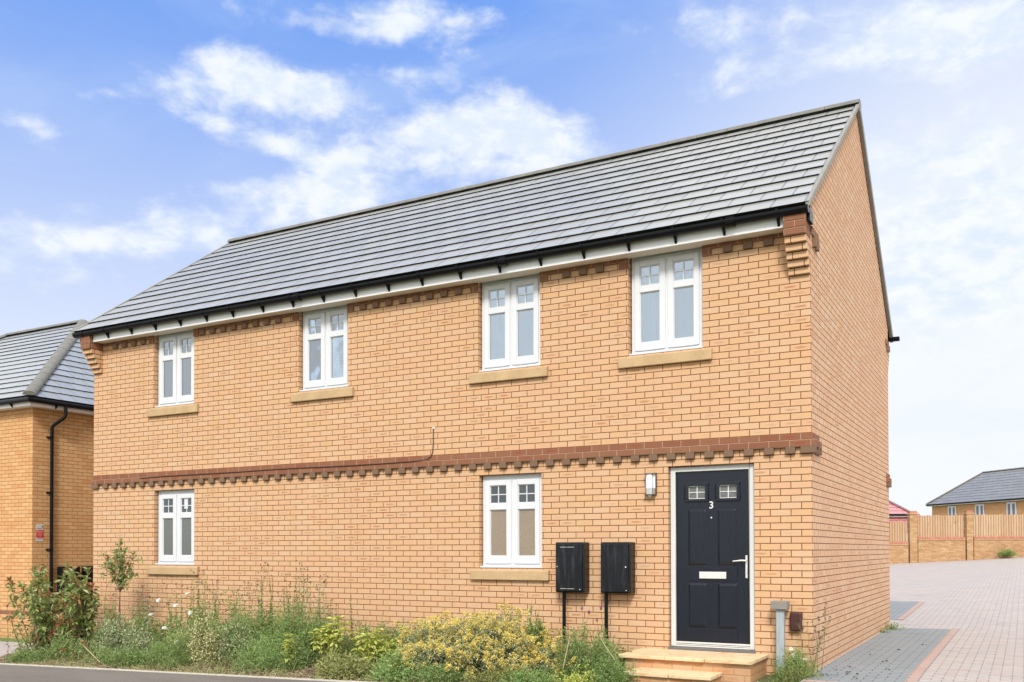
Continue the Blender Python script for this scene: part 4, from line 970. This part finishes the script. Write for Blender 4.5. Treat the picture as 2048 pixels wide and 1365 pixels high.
photinia(75, -1.45, [(18,1160),(40,1168),(62,1178)], 'leaning thin shrub with bare stems at the far left end of the bed', bare=.45, lsize=.09, group=PG)
photinia(62, -1.5, [(22,1235),(38,1260),(50,1290)], 'low shrub sprawling over the path corner at the far left', bare=.2, lsize=.08, group=PG, red=.1)
photinia(92, -1.1, [(68,1138),(80,1132),(98,1190),(60,1210),(110,1195),(75,1240),(105,1250),(92,1165)], 'bushy green shrub in front of the alarm sign corner of the left house', bare=.1, group=PG, density=1.5)
photinia(130, -1.0, [(122,1185),(130,1205),(118,1230),(140,1190),(112,1260)], 'mid height shrub just right of the black downpipe', bare=.15, group=PG, density=1.4)
photinia(142, -.8, [(135,1134),(145,1137),(128,1150),(150,1160),(140,1175)], 'tall shrub with reddish tips hiding the left meter box', bare=.25, group=PG, density=1.35)
photinia(172, -.7, [(176,1140),(165,1165),(182,1170),(190,1200),(170,1195)], 'shrub with a red tipped top against the edge of the main house', bare=.25, group=PG, density=1.25)
photinia(160, -1.5, [(150,1290),(175,1285),(140,1300),(120,1310)], 'small low shrub at the foot of the left shrubs beside the path', bare=.1, group=PG, red=.3, lsize=.06)
sp = photinia(246, -.75, [(241,1082),(232,1100),(252,1098),(215,1118),(268,1108),(222,1130),(258,1125),(240,1110),(248,1135),(236,1148),(264,1140),(212,1112)], 'slim sapling with bare stem and sparse leafy top in front of the wall', 'sapling', lsize=.066, bare=.3, red=.12, density=1.5, fork=(240,1185))

def weed_tall(px, Y, tops, label, mats=('weed','seed'), leafL=.06, heads=True, nleaf=140, seedtop=.25, group='tall seeding weeds', name='tall_weed', fine=.25):
    x0 = bx_(px, Y); r = empty(name, (x0, Y, gz(x0, Y)), label, 'weed', group); st_ = MB(); lf = Leaves(); sd = Leaves()
    for (tx, ty) in tops:
        yy = Y+random.uniform(-.1,.1); tip = at_y(tx, ty, yy); base = (x0+random.uniform(-.06,.06), Y+random.uniform(-.05,.05), gz(x0, Y)-.02)
        pts = curve_pts(base, tip, 7, .03); st_.tube(pts, [.0045-.003*i/6 for i in range(7)], 4)
        t = rng.uniform(.05, 1-seedtop*.6, nleaf)**.9; q = t*6; j = np.minimum(5, q.astype(int)); P = pts[j]+(pts[j+1]-pts[j])*(q-j)[:, None]
        d = unit(nleaf, .5); sc = (1.25-t); lf.add(P, d, rng.uniform(.7,1.3,nleaf)*leafL*sc*1.15, leafL*fine*sc*1.25, fold=.1)
        if heads:
            for b in range(random.randint(5, 9)):
                q = (1-seedtop*random.random())*6; j = min(5, int(q)); p = pts[j]+(pts[j+1]-pts[j])*(q-j); d = unit(1, .9)[0]*random.uniform(.03,.10); p2 = p+d
                st_.tube([p, p+d*.6+np.array([0,0,.01]), p2], .0016, 3); n = random.randint(5, 10); dd = unit(n, .4); sd.add(p2+dd*.003, dd, rng.uniform(.008,.016,n), .007, fold=.3)
            n = 12; dd = unit(n, .4); sd.add(np.array(tip)+dd*.004, dd, rng.uniform(.01,.018,n), .008)
    st_.build('stem', M['stem_g'], r); lf.build('leaves', M[mats[0]], r)
    if heads: sd.build('seed_heads', M[mats[1]], r)
    return r
weed_tall(222, -.6, [(214,1172),(226,1190),(232,1178)], 'dark tipped weed just left of the sapling stem')
weed_tall(288, -.7, [(275,1182),(285,1175),(300,1195)], 'thin weed with sparse seed heads left of the lower left window sill')
weed_tall(355, -.8, [(332,1178),(352,1168),(365,1172),(340,1200)], 'seeding weed below the lower left window sill, left of the bushy one')
weed_tall(400, -.55, [(388,1146),(398,1136),(408,1140),(393,1165),(412,1165),(382,1175),(420,1180)], 'bushy tall weed covering the right end of the lower left window sill', nleaf=110, leafL=.07)
weed_tall(432, -.6, [(424,1160),(434,1162),(428,1180),(442,1190)], 'dark headed weed right of the weed at the window sill end')
weed_tall(487, -.6, [(484,1190),(497,1165),(476,1180),(508,1180)], 'weed with brown heads left of the pale headed tall weed', nleaf=70)
weed_tall(533, -.6, [(522,1130),(530,1126),(536,1130),(545,1170),(515,1170)], 'tall slender weed with a pale branched head in mid wall', mats=('weed','seed'), seedtop=.3)
weed_tall(578, -.7, [(572,1150),(580,1168),(590,1175),(566,1180)], 'weed with dark heads left of the tallest seeding weed')
weed_tall(604, -.6, [(592,1122),(600,1128),(608,1138),(615,1140),(610,1160),(622,1165)], 'tallest dark headed weed against the wall below the cable', nleaf=90)
weed_tall(645, -.6, [(640,1152),(648,1165),(652,1160),(636,1180)], 'tall weed with dark heads right of the tallest seeding weed', nleaf=70)
weed_tall(668, -.6, [(662,1202),(672,1210),(655,1215)], 'short weed with dark heads at the right of the seeding weeds')
weed_tall(701, -.5, [(701,1174)], 'narrow yellowish dock spike standing alone against the wall', mats=('weed_olive','seed'), heads=False, nleaf=150, leafL=.05, fine=.4)
weed_tall(722, -.6, [(716,1222),(735,1228),(705,1225)], 'small green weed at the foot of the yellowish dock spike', nleaf=90, heads=False)
weed_tall(888, -.5, [(886,1212),(892,1225)], 'bright green leafy spike behind the yellow flowering shrub', nleaf=170, heads=False, leafL=.055, mats=('weed_fine','seed'))
weed_tall(846, -.5, [(845,1232),(840,1240)], 'smaller green leafy spike left of the yellow flowering shrub', nleaf=110, heads=False, leafL=.05, mats=('weed_fine','seed'))
weed_tall(1072, -1.0, [(1065,1190),(1072,1215),(1080,1210),(1086,1225),(1062,1230)], 'green weed spire growing out of the right side of the yellow shrub', nleaf=130, heads=False, leafL=.07, fine=.35)
weed_tall(1033, -.9, [(1030,1232),(1038,1225)], 'dark leaved weed top poking out of the yellow shrub', nleaf=50, heads=False, leafL=.06)

def flower_weed(px, Y, heads, label, kind='thistle', group=None, cat='wildflower'):
    x0 = bx_(px, Y); r = empty('wildflower', (x0, Y, gz(x0, Y)), label, cat, group); st_ = MB(); lf = Leaves(); fl_ = Leaves(); disc = MB(); wd = MB()
    for (tx, ty) in heads:
        tip = np.array(at_y(tx, ty, Y+random.uniform(-.04,.04))); base = (x0+random.uniform(-.05,.05), Y, gz(x0, Y)-.02); pts = curve_pts(base, tip, 7, .03); st_.tube(pts, [.004-.002*i/6 for i in range(7)], 4)
        n = 22; t = rng.uniform(.05, .8, n); q = t*6; j = np.minimum(5, q.astype(int)); P = pts[j]+(pts[j+1]-pts[j])*(q-j)[:, None]; lf.add(P, unit(n, .5), rng.uniform(.03,.07,n), .014)
        if kind == 'thistle':
            n = 30; d = unit(n, 1.4); fl_.add(tip+d*.004, d, .024, .005, fold=0); disc.tube([tip-np.array([0,0,.022]), tip-np.array([0,0,.008]), tip], [.004,.011,.008], 7)
        elif kind == 'umbel':
            tilt = np.array([.25,-.55,.8])+rng.normal(size=3)*.25; tilt /= np.linalg.norm(tilt); n = 150; a = rng.uniform(0, 2*math.pi, n); rr = np.sqrt(rng.uniform(0, 1, n))*.033
            e1 = np.cross(tilt, [1, .1, 0]); e1 /= np.linalg.norm(e1); e2 = np.cross(tilt, e1); P = tip+np.outer(rr*np.cos(a), e1)+np.outer(rr*np.sin(a), e2)+np.outer(-(rr/.04)**2*.006, tilt)
            fl_.add(P, unit(n)*.6+e1*0+np.stack([np.cos(a),np.sin(a),a*0],1), .016, .014, fold=.05)
            wd.face([tip+(e1*math.cos(t)+e2*math.sin(t))*(.030+.004*math.sin(5*t)) for t in [2*math.pi*q/14 for q in range(14)]])
            for q in range(8): st_.tube([tip-tilt*.03, P[q*9]], .001, 3)
        else:
            tilt = np.array([.2, -.8, .6])+rng.normal(size=3)*.2; tilt /= np.linalg.norm(tilt); e1 = np.cross(tilt, [0, 0, 1.]); e1 /= np.linalg.norm(e1); e2 = np.cross(tilt, e1); n = 16
            for a in np.linspace(0, 2*math.pi, n, endpoint=False): fl_.add([tip+(e1*math.cos(a)+e2*math.sin(a))*.006], [e1*math.cos(a)+e2*math.sin(a)+tilt*.05], .022, .009, fold=.0, droop=.0)
            disc.tube([tip-tilt*.002, tip+tilt*.005], [.008,.006], 8)
    st_.build('stem', M['stem_g'], r); lf.build('leaves', M['weed'], r)
    fl_.build('petals', M['purple'] if kind == 'thistle' else M['white_petal'], r)
    if wd.v: wd.build('flower_head', M['white_petal'], r)
    if disc.v: disc.build('flower_disc', M['seed'] if kind == 'thistle' else M['yellow_disc'], r)
UG = 'white wild carrot flowers'
for px, Y, hd, lb_ in ((318,-.95,[(317,1201)],'white tilted flower head highest on the left, above the brown stems'), (375,-.9,[(375,1187)],'white flat flower head just under the window sill'),
    (301,-1.0,[(301,1229)],'white flower head furthest left, beside the sapling'), (350,-1.0,[(351,1211)],'white tilted flower head in the middle of the left wildflowers'), (379,-1.1,[(380,1226)],'round white flower head above the yellow variegated shrub'),
    (327,-1.3,[(328,1256)],'white flower head low down left of the dark green mound'), (352,-1.4,[(353,1285)],'lowest white flower head among dark leaves')):
    flower_weed(px, Y, hd, lb_, 'umbel', UG)
flower_weed(1163, -.75, [(1164,1217),(1178,1225)], 'thistle with purple flower left of the second meter box pipe', 'thistle', 'purple thistles')
flower_weed(1200, -.7, [(1202,1217),(1194,1240)], 'thistle with purple flower right beside the second meter box pipe', 'thistle', 'purple thistles')
flower_weed(15, -1.6, [(14,1212)], 'pale lilac flower at the far left edge of the picture', 'thistle', None)
flower_weed(518, -.9, [(518,1203)], 'faded lilac flower head among the grasses in mid bed', 'thistle', None)
flower_weed(1582, -.35, [(1582,1298),(1586,1311),(1611,1319)], 'three white daisies beside the grey riser', 'daisy')

def mound(px, Y, wpx, top, label, m, lsize=.035, lw=.5, n=2600, name='shrub', cat='shrub', depth=None, bottom=None, group=None, fine=False, lean=0., stem=True, hollow=.55, fl=None):
    """rounded leafy shrub: leaves set along many branching twigs from the base"""
    x0 = bx_(px, Y); z0 = gz(x0, Y); H = hz_(px, top, Y)-z0; wx = abs(bx_(px+wpx/2, Y)-bx_(px-wpx/2, Y))/2; wy = depth or wx*.7
    r = empty(name, (x0, Y, z0), label, cat, group); st_ = MB(); lf = Leaves(); F = Leaves()
    n = int(n*1.9); nt = max(20, n//40)
    for i in range(nt):
        d = unit(1, .0)[0]; d[2] = abs(d[2])**.8; k = random.uniform(hollow, 1.)*random.choice((1, 1, 1, .82)); bump_ = 1+.09*math.sin(d[0]*7+px)+.08*math.sin(d[1]*9+d[2]*6)
        tip = np.array([x0+d[0]*wx*k*bump_+lean, Y+d[1]*wy*k*bump_, z0+max(.02, d[2]*H*k*bump_)])
        if tip[1] > -.02: tip[1] = -.02-random.random()*.05
        base = np.array([x0+d[0]*wx*.25, min(-.03, Y+d[1]*wy*.25), z0-.02]); pts = curve_pts(base, tip, 5, .02)
        if stem and i % 2 == 0: st_.tube(pts, [.004,.0035,.003,.0025,.0015], 3)
        c = n//nt; t = 1-rng.uniform(0, .8, c)**1.3*.75; q = t*4; j = np.minimum(3, q.astype(int)); P = pts[j]+(pts[j+1]-pts[j])*(q-j)[:, None]+rng.normal(size=(c, 3))*lsize*.7
        P[:, 1] = np.minimum(P[:, 1], -.01); P[:, 2] = np.maximum(P[:, 2], z0)
        dd = unit(c, .35)+d*.6
        if fine: lf.blades(P, dd, rng.uniform(.5,1.3,c)*lsize, lsize*lw, .3)
        else: lf.add(P, dd, rng.uniform(.6,1.25,c)*lsize, lsize*lw)
        if fl and d[2] > .12 and random.random() < fl[1]:
            for _ in range(random.randint(1, 3)):
                cc = tip+rng.normal(size=3)*.03; c2 = fl[2]; dd = unit(c2, .8); F.add(cc+dd*rng.uniform(.004,.03,(c2,1)), dd, fl[3], fl[3]*.9, fold=.1)
    if st_.v: st_.build('stem', M['stem_g'], r)
    lf.build('leaves', M[m], r)
    if F.n: F.build('flowers', M[fl[0]], r)
    return r
# shrubs, left to right
mound(232, -1.1, 80, 1222, 'pale grey green variegated shrub at the foot of the sapling', 'pale_varieg', .042, .42, 1500, bottom=1)
mound(282, -1.15, 70, 1215, 'pale variegated shrub right of the sapling, below the leftmost white flower', 'pale_varieg', .040, .42, 1400)
mound(345, -1.45, 120, 1255, 'dark green feathery mound at the path edge below the white flowers', 'weed_fine', .045, .16, 2400, name='weed_clump', cat='weed')
mound(412, -1.35, 70, 1222, 'cream and yellow variegated shrub at the path edge', 'varieg', .036, .5, 2300, depth=.2, hollow=.5)
mound(372, -1.1, 90, 1228, 'cream variegated shrub behind the feathery mound', 'varieg', .036, .45, 1300)
mound(490, -1.0, 110, 1208, 'broad weed clump with pale leaves between the cream shrub and the tall weeds', 'weed', .05, .22, 2600, name='weed_clump', cat='weed')
mound(470, -1.25, 90, 1222, 'small leaved pale flecked shrub right of the cream shrub', 'pale_varieg', .032, .45, 900)
mound(605, -.75, 150, 1195, 'large dark green feathery clump under the dark headed tall weeds', 'weed_fine', .06, .13, 4200, name='weed_clump', cat='weed')
mound(520, -1.45, 100, 1262, 'grassy green clump at the path edge in mid bed', 'weed_fine', .07, .08, 1500, name='weed_clump', cat='weed', fine=True)
mound(590, -1.4, 60, 1262, 'small bluish green clump left of the yellow leaved shrub at the path edge', 'weed', .045, .2, 1300, name='weed_clump', cat='weed')
def rosettes(px, Y, spots, label, m='choisya', L=.085, W=.40, nl=9, name='shrub'):
    x0 = bx_(px, Y); r = empty(name, (x0, Y, gz(x0, Y)), label, 'shrub', 'yellow leaved shrubs'); st_ = MB(); lf = Leaves()
    for (tx, ty) in spots:
        tip = np.array(at_y(tx, ty, Y+random.uniform(-.18,.12))); base = (x0+random.uniform(-.1,.1), Y, gz(x0, Y)-.02); pts = curve_pts(base, tip, 5, .03); st_.tube(pts, [.006,.005,.0045,.004,.003], 4)
        for k in range(4):
            p = pts[-1]-(pts[-1]-pts[-2])*.45*k; n = nl+1-k; a = rng.uniform(0, 2*math.pi, n); d = np.stack([np.cos(a), np.sin(a), np.full(n, .45-.3*k)+rng.normal(size=n)*.2], 1); lf.add(p+d*.008, d, rng.uniform(.7,1.15,n)*L*(1-.1*k), W*L, fold=.15, droop=.3)
    st_.build('stem', M['stem_g'], r); lf.build('leaves', M[m], r); return r
rosettes(660, -1.15, [(664,1240),(678,1238),(652,1255),(640,1262),(668,1252),(690,1250),(645,1280),(660,1278),(672,1272),(636,1275),(628,1268),(682,1262),(656,1262),(650,1290),(676,1288)], 'yellow green large leaved shrub left of centre')
rosettes(745, -1.15, [(705,1268),(720,1262),(740,1270),(755,1262),(770,1275),(728,1285),(745,1290),(760,1285),(780,1290),(715,1300),(735,1305),(755,1305),(775,1300),(790,1282),(740,1320),(768,1318),(725,1318),(712,1282),(785,1305),(730,1272),(750,1278)], 'yellow green large leaved shrub beside the yellow flowering shrub', 'choisya')
rosettes(580, -1.4, [(578,1272),(582,1285),(570,1290),(588,1300)], 'smallest yellow green leaved plant at the path edge')
mound(770, -.6, 190, 1238, 'green weedy clump behind the yellow green shrub against the wall', 'weed', .05, .25, 2600, name='weed_clump', cat='weed')
# the big grey green shrub with yellow flowers
x0 = bx_(960, -1.0)
big = mound(955, -1.1, 350, 1228, 'big rounded grey green shrub covered in small yellow flowers', 'senecio', .034, .55, 19000, depth=.66, fl=('yellow', 1., 36, .015), hollow=.72)
mound(1075, -.75, 120, 1236, 'yellow green flowering shrub between the big yellow shrub and the first pipe', 'weed_olive', .034, .45, 2800, fl=('yellow', .8, 22, .016), depth=.4)
mound(1165, -1.0, 150, 1242, 'grey green feathery weed mound left of the front steps', 'weed', .045, .2, 4200, name='weed_clump', cat='weed', depth=.42)
mound(1215, -1.15, 110, 1285, 'low green clump beside the left end of the steps', 'weed_fine', .04, .22, 2400, name='weed_clump', cat='weed', depth=.35)
mound(1150, -1.45, 120, 1322, 'lime green low weeds at the bottom of the picture left of the steps', 'choisya', .028, .5, 1100, name='weed_clump', cat='weed', depth=.2)
mound(1590, -.32, 86, 1288, 'green weed clump under the daisies right of the steps', 'weed_fine', .05, .15, 2600, name='weed_clump', cat='weed', depth=.22)
mound(1600, -.42, 80, 1322, 'straggly grassy clump at the house corner beside the paving', 'weed_olive', .09, .05, 900, name='weed_clump', cat='weed', depth=.16, fine=True)
weed_tall(1628, -.2, [(1652,1208),(1638,1240),(1660,1235),(1645,1262),(1615,1245),(1630,1255),(1600,1235)], 'dry leaning brown weed at the right front corner of the house', mats=('weed_olive','seed'), leafL=.022, nleaf=40, seedtop=.5)
# bare pale stalks
def stalk(pts, label, m='stem_dry', r=.004):
    mb = MB(); mb.tube(pts, [r, r*.9, r*.7, r*.4][:len(pts)] if len(pts) == 4 else r, 5); tag(mb.build('dry_stalk', M[m], None), label, 'dry stalk', 'dry pale stalks in the bed')
P_ = lambda px, py, Y: tuple(at_y(px, py, Y))
stalk([P_(200,1325,-1.72), P_(183,1308,-1.6), P_(165,1290,-1.5), P_(158,1287,-1.45)], 'pale bent dry stalk lying over the soil at the left path edge', r=.007)
stalk([P_(1126,1338,-1.35), P_(1134,1300,-1.3), P_(1140,1270,-1.2), P_(1152,1250,-1.1)], 'pale dry stalk rising through the weeds left of the steps')
stalk([P_(1230,1320,-1.3), P_(1215,1300,-1.25), P_(1206,1285,-1.2), P_(1200,1270,-1.1)], 'pale dry stalk arching right toward the steps')
stalk([P_(769,1362,-1.6), P_(764,1350,-1.55), P_(758,1335,-1.5), P_(752,1322,-1.45)], 'short pale dry stalk at the path edge in mid bed')

# ground cover nobody could count
g = Leaves(); n = 11000
xs = rng.uniform(-11.9, -1.9, n); ys = -1.86+rng.random(n)**1.3*1.75; keep = ~((xs > -2.0) & (ys > -1.2)); xs, ys = xs[keep], ys[keep]; n = len(xs)
pt = (np.sin(xs*2.3)+np.sin(xs*5.1+ys*3)+rng.normal(size=n)*.7); dn = pt > -.6; xs, ys = xs[dn], ys[dn]; n = len(xs)
P = np.stack([xs, ys, [bedz(a, b)-.01 for a, b in zip(xs, ys)]], 1); 
g.blades(P, unit(n, 2.4), rng.uniform(.07, .36, n)*np.where(P[:, 1] < -1.6, .5, 1.), rng.uniform(.003,.006,n), .6)
tag(g.build('grass', M['grass']), 'thin green and buff grass blades growing through the planting bed', 'grass', kind='stuff')
g = Leaves(); n = 9000; xs = rng.uniform(-11.9, -.1, n); ys = rng.uniform(-1.80, -.1, n); keep = ~((xs > -1.98) & (xs < -.45) & (ys > -1.2)) & (np.sin(xs*3.7+1)+np.sin(ys*5+xs)+rng.normal(size=n)*.6 > -.3); xs, ys = xs[keep], ys[keep]; n = len(xs)
P = np.stack([xs, ys, [bedz(a, b) for a, b in zip(xs, ys)]], 1); P[:, 2] += rng.random(n)*.10*np.clip((P[:, 1]+1.85)*2, 0, 1)
g.add(P, unit(n, .5), rng.uniform(.018,.05,n), rng.uniform(.008,.018,n)); tag(g.build('ground_cover', M['weed']), 'low green weeds creeping over the soil of the bed', 'ground cover', kind='stuff')
g = Leaves(); n = 4200; xs = rng.uniform(-12.0, -.1, n); ys = -1.87+rng.random(n)**2.2*1.1; keep = ~((xs > -1.98) & (xs < -.45) & (ys > -1.2)); xs, ys = xs[keep], ys[keep]; n = len(xs)
P = np.stack([xs, ys, [bedz(a, b)+.008 for a, b in zip(xs, ys)]], 1); d = unit(n, .15); d[:, 2] = np.abs(d[:, 2])*.5
g.blades(P, d, rng.uniform(.03,.13,n), rng.uniform(.003,.007,n), .5)
tag(g.build('dead_grass', M['straw']), 'dead straw and leaf litter along the path edge of the bed', 'litter', kind='stuff')
# strip of lawn before the left house, weeds by the rear corner, a few dead leaves on the paving
g = Leaves(); n = 9000; xs = rng.uniform(-24, -13.2, n); ys = rng.uniform(.36, 1.2, n); P = np.stack([xs, ys, [T(a, b)-.05 for a, b in zip(xs, ys)]], 1)
g.blades(P, unit(n, 2.5), rng.uniform(.05,.10,n), .006, .3); tag(g.build('lawn_strip', M['weed_fine']), 'strip of short green grass in front of the left house', 'grass', kind='stuff')
def small_weed(p, sz, n, label, m='weed', L=.05):
    r = empty('weed_clump', p, label, 'weed', None); lf = Leaves(); d = unit(n, .6); d[:, 2] = np.abs(d[:, 2]); P = np.array(p)+d*rng.random((n, 1))*np.array([sz, sz, sz*.6]); lf.add(P, d, rng.uniform(.5,1.1,n)*L, L*.4); lf.build('leaves', M[m], r)
for px, Y, w_, top, m_, ls, lb_ in ((1000,-1.62,170,1330,'weed_olive',.035,'low olive weeds at the bottom edge under the big yellow shrub'),
    (880,-1.66,150,1325,'weed',.04,'low green weeds at the bottom edge left of the big yellow shrub foot'), (800,-1.62,110,1300,'weed_fine',.06,'grassy weed clump at the path edge left of the big yellow shrub'),
    (690,-1.62,130,1305,'weed_olive',.06,'grassy olive weed clump at the path edge under the yellow green shrub'), (245,-1.55,120,1290,'weed',.045,'low green weed clump at the path edge right of the bent dry stalk'),
    (300,-.55,120,1225,'weed',.06,'green weed mass against the wall under the lower left window'), (440,-.5,150,1190,'weed',.06,'green weed mass against the wall under the right end of the lower left sill'),
    (545,-.45,130,1200,'weed_olive',.05,'olive weed mass against the wall behind the pale headed tall weed'), (1060,-1.68,140,1335,'weed_fine',.04,'feathery low weeds at the bottom edge right of the big yellow shrub'),
    (230,-.6,110,1215,'weed',.055,'dense green weeds behind the sapling stem against the wall'), (390,-.75,120,1200,'weed_fine',.06,'tall feathery green mass between the white flowers and the cream shrub'),
    (500,-.7,120,1195,'weed_fine',.055,'dense green mass under the brown headed weed in mid bed'), (570,-1.05,130,1215,'weed_fine',.05,'feathery green mass in front of the dark headed weeds'), (660,-.6,110,1220,'weed_fine',.05,'green mass at the foot of the last dark headed weed'), (820,-.55,90,1238,'weed_fine',.05,'green weeds against the wall between the two leafy spikes'),
    (1220,-.5,80,1262,'weed_olive',.06,'thin grassy weeds between the second pipe and the steps'), (140,-1.25,110,1270,'weed',.05,'leafy undergrowth below the left shrubs'), (60,-1.6,70,1300,'weed',.045,'small leafy clump at the far left path corner')):
    mound(px, Y, w_, top, lb_, m_, ls, .26, 1700, name='weed_clump', cat='weed', depth=.28, fine=(ls==.06 and Y<-1))
small_weed((.09, 6.0, T(.09,6.0)+.0), .20, 260, 'small dark weed patch at the rear corner of the main house wall', 'weed', .035)
small_weed((.05, 5.3, T(.05,5.3)+.0), .12, 120, 'tiny dark weed patch at the foot of the gable wall', 'weed', .03)
q = wp(2020, 1112); small_weed((q.x-.1, q.y-.35, q.z), .42, 420, 'green weed growing at the foot of the garden wall under the fence', 'weed_fine', .12)
g = Leaves(); spots = [(.30,.55),(.42,-.1),(.25,-.25),(.36,.0),(.6,1.2),(.55,2.6),(.35,1.9),(.7,.4),(.2,.2),(.8,3.4),(.15,-.28),(.5,-.38)]
P = np.array([(a, b, T(a, b)+.014) for a, b in spots for _ in range(2)])+rng.normal(size=(24, 3))*[.02,.02,.001]; g.add(P, unit(24)*[1,1,.1], .04, .02)
tag(g.build('fallen_leaves', M['seed']), 'scattered dry brown leaves on the grey block paving beside the gable', 'leaves', kind='stuff')
